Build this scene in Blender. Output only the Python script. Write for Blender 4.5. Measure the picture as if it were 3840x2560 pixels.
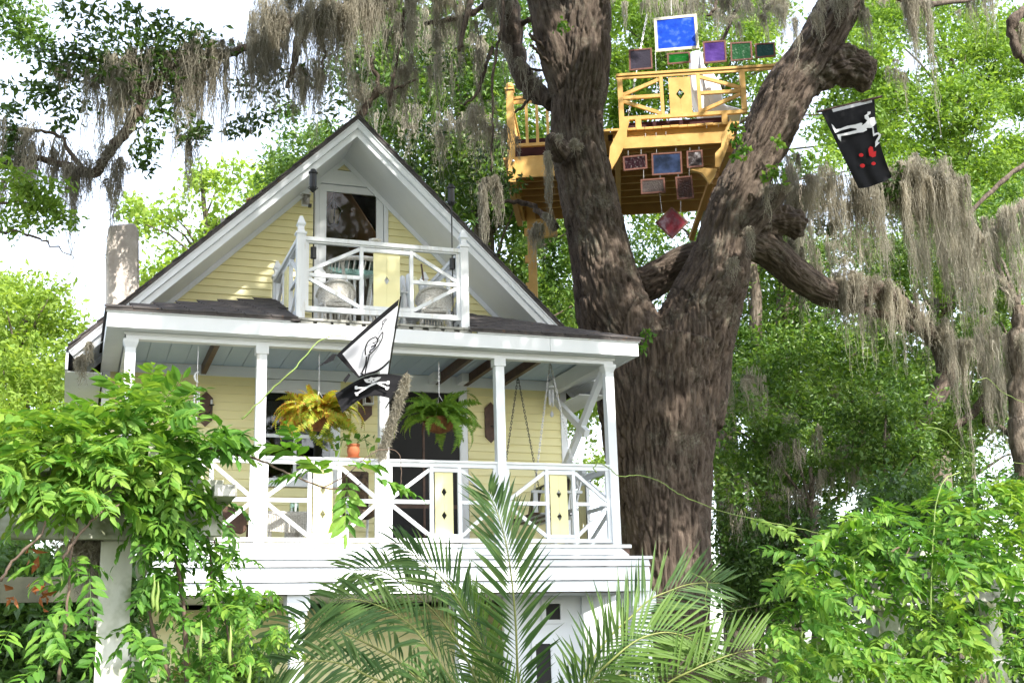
import bpy, bmesh, math, random
import numpy as np
from mathutils import Vector, Matrix
random.seed(7); RNG = np.random.default_rng(7)
for o in list(bpy.data.objects): bpy.data.objects.remove(o)
SC = bpy.context.scene; COL = SC.collection
# ------------------------------------------------------------------ camera, sky, sun, exposure
CAM = np.array([0.0, 0.0, 1.65]); FPX = 4717.0
YAW, PITCH, ROLL = math.radians(19.561), math.radians(14.013), math.radians(-1.575)
_f = np.array([math.sin(YAW)*math.cos(PITCH), math.cos(YAW)*math.cos(PITCH), math.sin(PITCH)])
_r0 = np.array([math.cos(YAW), -math.sin(YAW), 0.0]); _u0 = np.cross(_r0, _f)
_r = math.cos(ROLL)*_r0 + math.sin(ROLL)*_u0; _u = -math.sin(ROLL)*_r0 + math.cos(ROLL)*_u0
cd = bpy.data.cameras.new('camera'); cam = bpy.data.objects.new('camera', cd); COL.objects.link(cam)
cd.sensor_fit = 'HORIZONTAL'; cd.sensor_width = 36.0; cd.lens = 36.0*FPX/3840.0; cd.clip_start = 0.1; cd.clip_end = 2000
M4 = Matrix(((_r[0], _u[0], -_f[0], CAM[0]), (_r[1], _u[1], -_f[1], CAM[1]), (_r[2], _u[2], -_f[2], CAM[2]), (0, 0, 0, 1)))
cam.matrix_world = M4; SC.camera = cam
SUN = Vector((0.22, -0.66, 0.70)).normalized()          # direction towards the sun
W = bpy.data.worlds.new('World'); SC.world = W; W.use_nodes = True
nt = W.node_tree; bg = nt.nodes['Background']
sky = nt.nodes.new('ShaderNodeTexSky'); sky.sky_type = 'NISHITA'; sky.sun_disc = False
sky.sun_elevation = math.asin(SUN.z); sky.sun_rotation = math.atan2(SUN.x, SUN.y)
sky.air_density = 1.0; sky.dust_density = 1.6; sky.ozone_density = 1.0
hs = nt.nodes.new('ShaderNodeHueSaturation'); hs.inputs['Saturation'].default_value = 0.50
nt.links.new(sky.outputs[0], hs.inputs['Color']); nt.links.new(hs.outputs[0], bg.inputs[0]); bg.inputs[1].default_value = 0.15
sl = bpy.data.lights.new('sun', 'SUN'); sl.energy = 2.5; sl.angle = math.radians(0.55); sl.color = (1.0, 0.95, 0.86)
so = bpy.data.objects.new('sun', sl); COL.objects.link(so); so.location = (10, -20, 40)
so.rotation_euler = SUN.to_track_quat('Z', 'Y').to_euler()
VS = SC.view_settings; VS.view_transform = 'Standard'; VS.look = 'None'; VS.exposure = 2.05; VS.gamma = 1; VS.use_curve_mapping = False
CY = SC.cycles; CY.max_bounces = 5; CY.diffuse_bounces = 3; CY.glossy_bounces = 2; CY.transmission_bounces = 4; CY.transparent_max_bounces = 6
# ------------------------------------------------------------------ pixel -> place
def ray(x, y): return _f + _r*(x-1920)/FPX - _u*(y-1280)/FPX
def at(x, y, Y): d = ray(x, y); return CAM + d*(Y/d[1])
def atz(x, y, z): d = ray(x, y); return CAM + d*((z-CAM[2])/d[2])
def proj(P):
    P = np.asarray(P, float) - CAM; w = P@_f
    return 1920+FPX*(P@_r)/w, 1280-FPX*(P@_u)/w, w
V = lambda *a: np.array(a, float)
def nrm(v): v = np.asarray(v, float); return v/max(1e-9, np.linalg.norm(v))
UP = V(0, 0, 1)
# ------------------------------------------------------------------ objects
ORG = {}
def thing(name, label, cat, loc=(0, 0, 0), group=None):
    o = bpy.data.objects.new(name, None); COL.objects.link(o); o.location = Vector([float(c) for c in loc])
    o.empty_display_size = 0.2; o['label'] = label; o['category'] = cat
    if group: o['group'] = group
    ORG[o] = np.array(loc, float); return o
def tag(o, label, cat, group=None):
    o['label'] = label; o['category'] = cat
    if group: o['group'] = group
    return o
def org(parent): return ORG.get(parent, np.zeros(3)) if parent else np.zeros(3)
def mesh_np(name, Vt, F, mat=None, parent=None, smooth=False, kind=None, attr=None, origin=None):
    Vt = np.asarray(Vt, np.float32); F = np.asarray(F, np.int32); O = origin if origin is not None else org(parent)
    me = bpy.data.meshes.new(name); n = len(Vt); k = F.shape[1]; m = len(F)
    me.vertices.add(n); me.vertices.foreach_set('co', (Vt-np.asarray(O, np.float32)).ravel())
    me.loops.add(m*k); me.loops.foreach_set('vertex_index', F.ravel())
    me.polygons.add(m); me.polygons.foreach_set('loop_start', np.arange(0, m*k, k, dtype=np.int32))
    if smooth: me.polygons.foreach_set('use_smooth', np.ones(m, bool))
    if attr is not None:
        a = me.attributes.new('bk', 'FLOAT_VECTOR', 'POINT'); a.data.foreach_set('vector', np.asarray(attr, np.float32).ravel())
    me.update(calc_edges=True)
    if mat: me.materials.append(mat)
    return link(name, me, parent, kind)
def link(name, me, parent=None, kind=None, loc=None):
    o = bpy.data.objects.new(name, me); COL.objects.link(o)
    if parent: o.parent = parent; ORG[o] = org(parent)
    if loc is not None: o.location = Vector([float(c) for c in (np.asarray(loc, float)-org(parent))])
    if kind: o['kind'] = kind
    return o
def struct(o): o['kind'] = 'structure'; return o
class MB:
    def __init__(s): s.v = []; s.f = []
    def add(s, vs, fs):
        b = len(s.v); s.v += [tuple(map(float, p)) for p in vs]; s.f += [tuple(b+i for i in f) for f in fs]; return s
    def frame(s, c, a, b, d):          # box: centre, three half vectors
        c, a, b, d = map(lambda q: np.asarray(q, float), (c, a, b, d)); vs = []
        for i in (-1, 1):
            for j in (-1, 1):
                for k in (-1, 1): vs.append(c+a*i+b*j+d*k)
        return s.add(vs, [(0, 1, 3, 2), (4, 6, 7, 5), (0, 4, 5, 1), (2, 3, 7, 6), (0, 2, 6, 4), (1, 5, 7, 3)])
    def box(s, x0, x1, y0, y1, z0, z1):
        return s.frame(((x0+x1)/2, (y0+y1)/2, (z0+z1)/2), ((x1-x0)/2, 0, 0), (0, (y1-y0)/2, 0), (0, 0, (z1-z0)/2))
    def bar(s, p, q, w, h, side=None):  # w along 'side', h along the third axis
        p = np.asarray(p, float); q = np.asarray(q, float); d = q-p; t = nrm(d)
        sd = V(0, 1, 0) if side is None else np.asarray(side, float)
        if abs(t@nrm(sd)) > .98: sd = V(1, 0, 0)
        sd = nrm(sd-t*(sd@t)); up = np.cross(t, sd)
        return s.frame((p+q)/2, d/2, sd*w/2, up*h/2)
    def prism(s, pts, off):             # polygon (3d points) extruded by off
        n = len(pts); pts = [np.asarray(p, float) for p in pts]; off = np.asarray(off, float)
        return s.add(pts+[p+off for p in pts], [tuple(range(n))[::-1], tuple(range(n, 2*n))]+[(i, (i+1) % n, n+(i+1) % n, n+i) for i in range(n)])
    def tube(s, pts, rad, n=8, cap=True):
        pts = [np.asarray(p, float) for p in pts]; m = len(pts)
        rad = [rad]*m if np.isscalar(rad) else rad; vs = []; fs = []
        t0 = nrm(pts[1]-pts[0]); a = nrm(np.cross(t0, V(0.3, 1, 0.2)))
        for i in range(m):
            t = nrm(pts[min(i+1, m-1)]-pts[max(i-1, 0)]); a = nrm(a-t*(a@t)); b = np.cross(t, a)
            for k in range(n):
                g = 2*math.pi*k/n; vs.append(pts[i]+rad[i]*(a*math.cos(g)+b*math.sin(g)))
        for i in range(m-1):
            for k in range(n): fs.append((i*n+k, i*n+(k+1) % n, (i+1)*n+(k+1) % n, (i+1)*n+k))
        if cap: fs.append(tuple(range(n))[::-1]); fs.append(tuple(range((m-1)*n, m*n)))
        return s.add(vs, fs)
    def lathe(s, c, prof, n=16, ax=(0, 0, 1)):
        ax = nrm(ax); c = np.asarray(c, float)
        return s.tube([c+ax*z for r, z in prof], [r for r, z in prof], n)
    def build(s, name, mat=None, parent=None, smooth=False, kind=None, bevel=0, auto=None):
        me = bpy.data.meshes.new(name); O = org(parent)
        me.from_pydata([tuple(np.array(p)-O) for p in s.v], [], s.f)
        bm = bmesh.new(); bm.from_mesh(me); bmesh.ops.recalc_face_normals(bm, faces=bm.faces)
        if bevel: bmesh.ops.bevel(bm, geom=bm.edges[:], offset=bevel, segments=1, affect='EDGES', clamp_overlap=True)
        bm.to_mesh(me); bm.free()
        if smooth:
            me.polygons.foreach_set('use_smooth', np.ones(len(me.polygons), bool))
        if mat: me.materials.append(mat)
        return link(name, me, parent, kind)
def part(name, mat, parent, fn, **k):
    m = MB(); fn(m); return m.build(name, mat, parent, **k)
def spline(pts, n):
    pts = np.array(pts, float); out = []; m = len(pts); d = pts.shape[1]
    P = np.vstack([2*pts[0]-pts[1], pts, 2*pts[-1]-pts[-2]])
    for i in range(m-1):
        p0, p1, p2, p3 = P[i:i+4]
        for k in range(n):
            t = k/n; out.append(.5*((2*p1)+(-p0+p2)*t+(2*p0-5*p1+4*p2-p3)*t*t+(-p0+3*p1-3*p2+p3)*t**3))
    out.append(pts[-1]); return np.array(out)
# ------------------------------------------------------------------ noise (numpy)
_PERM = np.random.default_rng(3).permutation(256); _PERM = np.concatenate([_PERM, _PERM, _PERM])
_GR = np.random.default_rng(4).normal(size=(256, 3)); _GR /= np.linalg.norm(_GR, axis=1)[:, None]
def pnoise(p):
    p = np.asarray(p, float); i = np.floor(p).astype(int); f = p-i; i &= 255; u = f*f*f*(f*(f*6-15)+10); r = 0
    for a in (0, 1):
        for b in (0, 1):
            for c in (0, 1):
                h = _PERM[_PERM[_PERM[(i[:, 0]+a) & 255]+((i[:, 1]+b) & 255)]+((i[:, 2]+c) & 255)]
                g = _GR[h]; w = (u[:, 0] if a else 1-u[:, 0])*(u[:, 1] if b else 1-u[:, 1])*(u[:, 2] if c else 1-u[:, 2])
                r = r+w*(g[:, 0]*(f[:, 0]-a)+g[:, 1]*(f[:, 1]-b)+g[:, 2]*(f[:, 2]-c))
    return r*1.6
# ------------------------------------------------------------------ materials
def _m(name):
    m = bpy.data.materials.new(name); m.use_nodes = True; t = m.node_tree; return m, t, t.nodes['Principled BSDF']
def N(t, typ, **k):
    n = t.nodes.new(typ)
    for a, b in k.items(): setattr(n, a, b)
    return n
def ramp(t, fac, stops):
    r = N(t, 'ShaderNodeValToRGB'); e = r.color_ramp.elements
    while len(e) < len(stops): e.new(0.5)
    for i, (p, c) in enumerate(stops): e[i].position = p; e[i].color = (*c, 1)
    t.links.new(fac, r.inputs[0]); return r.outputs[0]
def pos(t, scale=(1, 1, 1), attr=None):
    if attr: g = N(t, 'ShaderNodeAttribute', attribute_name=attr); o = g.outputs['Vector']
    else: g = N(t, 'ShaderNodeNewGeometry'); o = g.outputs['Position']
    mp = N(t, 'ShaderNodeMapping'); mp.inputs['Scale'].default_value = scale; t.links.new(o, mp.inputs[0]); return mp.outputs[0]
def noise(t, co, scale=5, detail=4, rough=.55):
    n = N(t, 'ShaderNodeTexNoise'); n.inputs['Scale'].default_value = scale; n.inputs['Detail'].default_value = detail; n.inputs['Roughness'].default_value = rough
    t.links.new(co, n.inputs['Vector']); return n.outputs[0]
def bump(t, h, bsdf, strength=.3, dist=.01):
    b = N(t, 'ShaderNodeBump'); b.inputs['Strength'].default_value = strength; b.inputs['Distance'].default_value = dist
    t.links.new(h, b.inputs['Height']); t.links.new(b.outputs[0], bsdf.inputs['Normal'])
def surf(name, stops, scale=4, stretch=(1, 1, 1), rough=.6, bmp=.2, bscale=None, dist=.005, spec=.4, dirt=None, metal=0, attr=None):
    m, t, b = _m(name); co = pos(t, stretch, attr); n1 = noise(t, co, scale, 6, .6); c = ramp(t, n1, stops)
    if dirt:                                        # stains with a shape of their own
        dc, ds, lo, hi, dst = dirt; n2 = noise(t, pos(t, dst, attr), ds, 5, .65); f = ramp(t, n2, [(lo, (0, 0, 0)), (hi, (1, 1, 1))])
        mx = N(t, 'ShaderNodeMix', data_type='RGBA'); t.links.new(f, mx.inputs[0]); t.links.new(c, mx.inputs[6]); mx.inputs[7].default_value = (*dc, 1); c = mx.outputs[2]
    t.links.new(c, b.inputs['Base Color']); b.inputs['Roughness'].default_value = rough; b.inputs['Specular IOR Level'].default_value = spec; b.inputs['Metallic'].default_value = metal
    if bmp: bump(t, noise(t, co, bscale or scale*4, 6, .65), b, bmp, dist)
    return m
def leafmat(name, stops, trans=.4, rough=.45, spec=.35, tint=(1.25, 1.2, .55)):
    m, t, b = _m(name); g = N(t, 'ShaderNodeNewGeometry'); oi = N(t, 'ShaderNodeObjectInfo')
    ad = N(t, 'ShaderNodeMath', operation='ADD'); t.links.new(g.outputs['Random Per Island'], ad.inputs[0]); t.links.new(oi.outputs['Random'], ad.inputs[1])
    fr = N(t, 'ShaderNodeMath', operation='FRACT'); t.links.new(ad.outputs[0], fr.inputs[0])
    cl = ramp(t, noise(t, pos(t), 1.1, 3), [(.36, (0, 0, 0)), (.64, (1, 1, 1))])          # whole sprays differ in hue
    mm = N(t, 'ShaderNodeMath', operation='MULTIPLY_ADD'); t.links.new(cl, mm.inputs[0]); mm.inputs[1].default_value = .45
    m2 = N(t, 'ShaderNodeMath', operation='MULTIPLY'); t.links.new(fr.outputs[0], m2.inputs[0]); m2.inputs[1].default_value = .55; t.links.new(m2.outputs[0], mm.inputs[2])
    c = ramp(t, mm.outputs[0], stops); t.links.new(c, b.inputs['Base Color']); b.inputs['Roughness'].default_value = rough; b.inputs['Specular IOR Level'].default_value = spec
    tr = N(t, 'ShaderNodeBsdfTranslucent'); mu = N(t, 'ShaderNodeMix', data_type='RGBA', blend_type='MULTIPLY'); mu.inputs[0].default_value = 1
    t.links.new(c, mu.inputs[6]); mu.inputs[7].default_value = (*tint, 1); t.links.new(mu.outputs[2], tr.inputs[0])
    mx = N(t, 'ShaderNodeMixShader'); mx.inputs[0].default_value = trans; t.links.new(b.outputs[0], mx.inputs[1]); t.links.new(tr.outputs[0], mx.inputs[2])
    t.links.new(mx.outputs[0], t.nodes['Material Output'].inputs[0]); return m
def glassmat(name, col, trans=.5, rough=.12, tex=30, bmp=.3, streak=None):
    m, t, b = _m(name); co = pos(t)
    if streak: c = ramp(t, noise(t, pos(t, (3, 3, 3)), 1.6, 4), streak)
    else: c = ramp(t, noise(t, co, 2.5, 4), [(.3, tuple(x*.6 for x in col)), (.7, col)])
    t.links.new(c, b.inputs['Base Color']); b.inputs['Roughness'].default_value = rough; b.inputs['Specular IOR Level'].default_value = .4
    bump(t, noise(t, co, tex, 3), b, bmp, .02)
    tr = N(t, 'ShaderNodeBsdfTranslucent'); t.links.new(c, tr.inputs[0])
    mx = N(t, 'ShaderNodeMixShader'); mx.inputs[0].default_value = trans; t.links.new(b.outputs[0], mx.inputs[1]); t.links.new(tr.outputs[0], mx.inputs[2])
    t.links.new(mx.outputs[0], t.nodes['Material Output'].inputs[0]); return m
def clearglass(name, tint=(.8, .85, .85), refl=.03):
    m, t, b = _m(name); gl = N(t, 'ShaderNodeBsdfGlossy'); gl.inputs['Roughness'].default_value = .03
    tr = N(t, 'ShaderNodeBsdfTransparent'); tr.inputs[0].default_value = (*tint, 1)
    lw = N(t, 'ShaderNodeLayerWeight'); lw.inputs[0].default_value = .25
    ma = N(t, 'ShaderNodeMath', operation='MULTIPLY_ADD'); t.links.new(lw.outputs['Fresnel'], ma.inputs[0]); ma.inputs[1].default_value = .10; ma.inputs[2].default_value = refl
    mx = N(t, 'ShaderNodeMixShader'); t.links.new(ma.outputs[0], mx.inputs[0]); t.links.new(tr.outputs[0], mx.inputs[1]); t.links.new(gl.outputs[0], mx.inputs[2])
    t.links.new(mx.outputs[0], t.nodes['Material Output'].inputs[0]); return m
WHITE = surf('white_paint', [(.3, (.74, .765, .80)), (.7, (.80, .82, .85))], 3, (1, 1, .25), .45, .15, 40, .002, .4, dirt=((.60, .58, .52), 2.2, .66, .84, (1.5, 1.5, .35)))
WHITEW = surf('white_weathered_paint', [(.3, (.68, .70, .73)), (.7, (.78, .80, .82))], 5, (3, 3, .4), .55, .25, 30, .003, .3, dirt=((.50, .45, .36), 3.5, .58, .78, (4, 4, .6)))
YELLOW = surf('yellow_paint', [(.3, (.82, .75, .40)), (.7, (.88, .82, .48))], 2, (.6, 1, 3), .5, .15, 30, .002, .35)
CEILB = surf('blue_ceiling_paint', [(.3, (.42, .53, .66)), (.7, (.50, .60, .72))], 3, (1, .3, 1), .5, .1)
SHING = surf('asphalt_shingle', [(.25, (.045, .042, .045)), (.75, (.13, .115, .11))], 9, (1, 1, 1), .9, .6, 120, .004, .2, dirt=((.22, .12, .06), 14, .63, .72, (1, 1, 1)))
NEWWOOD = surf('new_pine_wood', [(.25, (.50, .28, .075)), (.6, (.66, .41, .13)), (.8, (.74, .51, .21))], 3, (1.2, 1.2, 1.2), .5, .2, 25, .003, .35, dirt=((.42, .17, .04), 4, .66, .78, (2, 2, 5)))
OLDWOOD = surf('weathered_grey_wood', [(.3, (.25, .25, .23)), (.7, (.45, .44, .40))], 6, (1, 4, 4), .75, .4, 30, .004, .2, dirt=((.07, .07, .05), 5, .55, .7, (2, 2, 2)))
BROWNW = surf('dark_stained_wood', [(.3, (.055, .028, .018)), (.7, (.11, .055, .035))], 6, (2, 2, 2), .5, .2)
REDWOOD = surf('redwood_frame', [(.3, (.10, .038, .026)), (.7, (.19, .075, .05))], 8, (2, 2, 2), .5, .2)
IRON = surf('black_iron', [(.3, (.012, .012, .013)), (.7, (.03, .03, .03))], 8, rough=.4, bmp=.2)
STEEL = surf('galvanised_steel', [(.3, (.35, .35, .36)), (.7, (.6, .6, .6))], 20, rough=.35, bmp=.1, metal=.9)
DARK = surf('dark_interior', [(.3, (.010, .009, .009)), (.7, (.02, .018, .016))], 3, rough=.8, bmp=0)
TERRA = surf('terracotta', [(.3, (.34, .10, .04)), (.7, (.46, .15, .06))], 8, rough=.7, bmp=.2)
COCO = surf('coir_basket', [(.3, (.09, .035, .014)), (.7, (.27, .11, .035))], 14, (1, 1, .3), .9, .8, 60, .01)
WICKER = surf('white_wicker', [(.35, (.50, .46, .40)), (.6, (.78, .76, .72))], 45, (1, 1, 2), .6, .8, 60, .01)
STUCCO = surf('stucco', [(.3, (.52, .45, .40)), (.7, (.72, .66, .60))], 3.5, rough=.9, bmp=.7, bscale=9, dist=.05)
BLACKC = surf('black_cloth', [(.3, (.008, .008, .010)), (.7, (.012, .012, .014))], 5, rough=.8, bmp=.1, spec=.15)
WHITEC = leafmat('white_cloth', [(0, (.72, .72, .78)), (1, (.74, .74, .80))], .35, .7, .1, (1, 1, 1))
WHITEP = surf('white_print', [(.3, (.70, .70, .74)), (.7, (.78, .78, .8))], 5, rough=.8, bmp=0)
REDC = surf('red_print', [(.3, (.55, .006, .008)), (.7, (.70, .012, .012))], 5, rough=.8, bmp=0)
GROUND = surf('ground_earth', [(.3, (.045, .055, .03)), (.7, (.10, .105, .06))], 1.5, rough=.95, bmp=.5, bscale=12, dist=.05)
PERG = surf('mossy_white_paint', [(.3, (.38, .39, .33)), (.7, (.60, .60, .55))], 4, (1, 1, .4), .6, .3, 30, .004, .3, dirt=((.15, .17, .08), 2.0, .42, .62, (1.2, 1.2, 1.2)))
BARK = None
def barkmat(name, attr=None, dark=(.030, .022, .018), mid=(.115, .088, .070), light=(.18, .142, .112), lichen=(.26, .26, .20), sc=1.0):
    m, t, b = _m(name); st = (1, 1, 1) if attr else (1, 1, .25)
    co = pos(t, tuple(x*sc for x in st), attr); n1 = noise(t, co, 14, 8, .7); n2 = noise(t, co, 45, 5, .7)
    c = ramp(t, n1, [(.34, dark), (.50, mid), (.68, light)])
    f = ramp(t, noise(t, pos(t), 2.2, 6, .7), [(.52, (0, 0, 0)), (.72, (.75, .75, .75))])
    mx = N(t, 'ShaderNodeMix', data_type='RGBA'); t.links.new(f, mx.inputs[0]); t.links.new(c, mx.inputs[6])
    lc = ramp(t, noise(t, pos(t), 30, 4), [(.4, mid), (.6, lichen)]); t.links.new(lc, mx.inputs[7])
    t.links.new(mx.outputs[2], b.inputs['Base Color']); b.inputs['Roughness'].default_value = .9; b.inputs['Specular IOR Level'].default_value = .15
    ad = N(t, 'ShaderNodeMath', operation='MULTIPLY_ADD'); t.links.new(n2, ad.inputs[0]); ad.inputs[1].default_value = .4; t.links.new(n1, ad.inputs[2])
    bump(t, ad.outputs[0], b, 1.0, .05); return m
BARK = barkmat('oak_bark', 'bk'); BARKB = barkmat('branch_bark', None); BARKG = barkmat('far_bark', None, (.05, .04, .03), (.16, .13, .10), (.28, .24, .20))
MOSSM = leafmat('spanish_moss', [(.1, (.22, .205, .165)), (.5, (.36, .34, .28)), (.9, (.52, .48, .39))], .5, .9, .05, (1.05, 1.0, .9))
LOAK = leafmat('oak_leaf', [(0, (.03, .065, .015)), (.6, (.06, .12, .022)), (1, (.11, .19, .035))], .38, .32, .5)
LBRT = leafmat('bright_leaf', [(.1, (.09, .18, .025)), (.6, (.18, .30, .05)), (1, (.30, .42, .09))], .5, .5, .3)
LMID = leafmat('mid_leaf', [(.1, (.05, .115, .022)), (.5, (.11, .215, .04)), (.9, (.23, .34, .075))], .42, .4, .45)
LDRK = leafmat('dark_leaf', [(.1, (.035, .08, .018)), (.5, (.065, .14, .03)), (.9, (.13, .23, .05))], .35, .38, .45)
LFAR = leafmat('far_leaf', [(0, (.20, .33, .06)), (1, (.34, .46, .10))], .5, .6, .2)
LWIS = leafmat('wisteria_leaf', [(.1, (.05, .14, .02)), (.45, (.10, .235, .034)), (.75, (.20, .34, .055)), (.95, (.25, .37, .06))], .45, .5, .25)
LPALM = leafmat('palm_leaf', [(.1, (.03, .075, .022)), (.5, (.06, .125, .032)), (.9, (.12, .19, .05))], .28, .5, .25)
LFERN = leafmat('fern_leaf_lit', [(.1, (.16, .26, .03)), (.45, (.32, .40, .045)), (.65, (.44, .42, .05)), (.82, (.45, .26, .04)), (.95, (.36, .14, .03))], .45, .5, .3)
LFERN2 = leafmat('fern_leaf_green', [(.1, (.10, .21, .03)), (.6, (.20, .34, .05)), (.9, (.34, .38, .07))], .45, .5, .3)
STEMG = surf('green_stem', [(.3, (.12, .20, .04)), (.7, (.22, .28, .07))], 10, rough=.5, bmp=.1)
STEMB = surf('brown_stem', [(.3, (.07, .045, .03)), (.7, (.16, .11, .08))], 10, rough=.7, bmp=.2)
DEADL = leafmat('dead_leaf', [(0, (.20, .06, .02)), (1, (.32, .12, .04))], .3)
# ------------------------------------------------------------------ leaf clouds
def rdir(n, zb=0.0):
    d = RNG.normal(size=(n, 3)); d[:, 2] += zb; return d/np.linalg.norm(d, axis=1)[:, None]
def leaf_geo(P, size, wr=.45, zb=.9, droop=.25):
    n = len(P); nn = rdir(n, zb); d = rdir(n, -droop); d -= nn*np.sum(d*nn, 1)[:, None]; d /= np.linalg.norm(d, axis=1)[:, None]+1e-9
    w = np.cross(nn, d); s = (size*RNG.uniform(.5, 1.45, n))[:, None]
    a = P; c = P+d*s-nn*s*.08; m = P+d*s*.48; l = m+w*s*wr*.5+nn*s*.10; r = m-w*s*wr*.5+nn*s*.10
    Vt = np.stack([a, l, c, r], 1).reshape(-1, 3); b = np.arange(n)[:, None]*4
    return Vt, np.vstack([b+np.array([0, 2, 1]), b+np.array([0, 3, 2])])
def leaves(name, P, size, mat, parent=None, wr=.45, zb=.9, kind=None, droop=.25):
    Vt, F = leaf_geo(np.asarray(P), size, wr, zb, droop); return mesh_np(name, Vt, F, mat, parent, kind=kind)
def clumps(C, R, per, twigs=9, tw=.22, flat=.75):
    """points of leaves: each clump centre has twigs on its shell, each twig a tuft of leaves"""
    C = np.atleast_2d(C); n = len(C); R = np.broadcast_to(R, n); d = rdir(n*twigs, .15); d[:, 2] *= flat
    tc = np.repeat(C, twigs, 0)+d*(np.repeat(R, twigs)*RNG.uniform(.45, 1.05, n*twigs))[:, None]
    k = max(1, per//twigs); P = np.repeat(tc, k, 0)
    return P+RNG.normal(size=P.shape)*(np.repeat(np.repeat(R, twigs), k)*tw)[:, None]*np.array([1, 1, .7])
def pxbox(n, x0, x1, y0, y1, Y0, Y1):
    xs = RNG.uniform(x0, x1, n); ys = RNG.uniform(y0, y1, n); YY = RNG.uniform(Y0, Y1, n)
    return np.array([at(a, b, c) for a, b, c in zip(xs, ys, YY)])
# ------------------------------------------------------------------ spanish moss
class Moss:
    def __init__(s): s.V = []; s.F = []; s.n = 0
    def strands(s, S, L, w=.0065, fuzz=9, seg=7, sway=.055):
        n = len(S); S = np.asarray(S); ph = RNG.uniform(0, 6.28, (n, 2)); t = np.linspace(0, 1, seg+1)
        a = RNG.uniform(0, math.pi, n); wd = np.stack([np.cos(a), np.sin(a), np.zeros(n)], 1)
        x = S[:, None, :].repeat(seg+1, 1).copy(); LL = L[:, None]*t[None]
        x[:, :, 2] -= LL; q = sway*np.sqrt(t)[None]
        x[:, :, 0] += q*np.sin(LL*7+ph[:, :1])+RNG.normal(size=LL.shape)*.011; x[:, :, 1] += q*np.sin(LL*4+ph[:, 1:])+RNG.normal(size=LL.shape)*.011
        ww = w*RNG.uniform(.6, 1.4, (n, 1))*(1-.75*t)[None]
        l = x+wd[:, None]*ww[:, :, None]; r = x-wd[:, None]*ww[:, :, None]
        Vt = np.stack([l, r], 2).reshape(-1, 3); k = np.arange(n)[:, None, None]*(2*(seg+1))+np.arange(seg)[None, :, None]*2+s.n
        F = np.concatenate([(k+np.array([0, 1, 3])).reshape(-1, 3), (k+np.array([0, 3, 2])).reshape(-1, 3)])
        s.V.append(Vt); s.F.append(F); s.n += len(Vt)
        if fuzz:                                   # little curls along every strand
            i = np.repeat(np.arange(n), fuzz); tt = RNG.uniform(.02, 1, n*fuzz)*seg; j = np.minimum(tt.astype(int), seg-1); fr = (tt-j)[:, None]
            b = x[i, j]*(1-fr)+x[i, j+1]*fr; d = rdir(n*fuzz, -.9)*(RNG.uniform(.02, .075, n*fuzz))[:, None]; e = rdir(n*fuzz)*.0045
            Vt = np.stack([b-e, b+e, b+d], 1).reshape(-1, 3); F = np.arange(len(Vt)).reshape(-1, 3)+s.n
            s.V.append(Vt); s.F.append(F); s.n += len(Vt)
    def curtain(s, line, nclump, Lm, per=26, spread=.12, jit=.12, fuzz=8, w=.0065):
        """clumps hanging from a polyline (world points)"""
        line = np.array(line, float); seg = np.linalg.norm(np.diff(line, axis=0), axis=1); cum = np.concatenate([[0], np.cumsum(seg)])
        for q in RNG.uniform(0, cum[-1], nclump):
            i = min(np.searchsorted(cum, q, 'right')-1, len(seg)-1); c = line[i]+(line[i+1]-line[i])*((q-cum[i])/seg[i])+RNG.normal(size=3)*jit*V(1, 1, .9)
            L = Lm*RNG.choice([.25, .5, .75, 1.0, 1.3], p=[.25, .25, .2, .18, .12])*RNG.uniform(.8, 1.2); m = int(per*RNG.uniform(.6, 1.4)); sp = spread*RNG.uniform(.2, .9)
            o = RNG.normal(size=(m, 3))*V(sp, sp, sp*.5); rr = np.exp(-(o[:, 0]**2+o[:, 1]**2)/(2*sp*sp))
            s.strands(c+o, L*(.25+.75*rr)*RNG.uniform(.3, 1.15, m), w, fuzz)
    def build(s, name, parent=None, mat=None, kind='stuff'):
        return mesh_np(name, np.vstack(s.V), np.vstack(s.F), mat or MOSSM, parent, kind=kind)
def pxl(*pts): return [at(*p) for p in pts]
# ------------------------------------------------------------------ ground
m = MB(); m.add([(-300, -100, 0), (300, -100, 0), (300, 500, 0), (-300, 500, 0)], [(0, 1, 2, 3)]); struct(m.build('ground', GROUND))
# ------------------------------------------------------------------ house
YW = 16.2; ZF = 2.92; YP = 14.145; XP = [.54, 1.98, 3.405, 4.84, 6.29]; PW = .055
H = thing('house', 'pale yellow clapboard house with steep white gable, balcony and long front porch', 'house', (3.4, 16, 0))
AX = 3.34; AZ = 8.67; SL = .970; YR = 15.25                       # gable apex, slope, rake plane
def zr(x): return AZ-SL*abs(x-AX)
# walls behind the clapboards
DX0, DX1 = at(1178, 900, YW)[0], at(1454, 900, YW)[0]            # upper door casing
def _gw(m):
    q = YW+.03; zd = at(1315, 690, YW)[2]
    m.prism([(.35, q, 5.3), (DX0+.05, q, 5.3), (DX0+.05, q, zr(DX0+.05)-.22), (.35, q, zr(.35)-.22)], (0, .1, 0))
    m.prism([(DX1-.05, q, 5.3), (6.45, q, 5.3), (6.45, q, zr(6.45)-.22), (DX1-.05, q, zr(DX1-.05)-.22)], (0, .1, 0))
    m.prism([(DX0+.05, q, zd), (DX1-.05, q, zd), (DX1-.05, q, zr(DX1-.05)-.22), (AX, q, AZ-.22), (DX0+.05, q, zr(DX0+.05)-.22)], (0, .1, 0))
gw = part('gable_wall', YELLOW, H, _gw)
KX = YW/15.95
def wb(m, x0, x1, y0, y1, z0, z1): m.box(x0*KX, x1*KX, YW+y0, YW+y1, 1.65+(z0-1.65)*KX if z0 > 3 else z0, 1.65+(z1-1.65)*KX)
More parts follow.
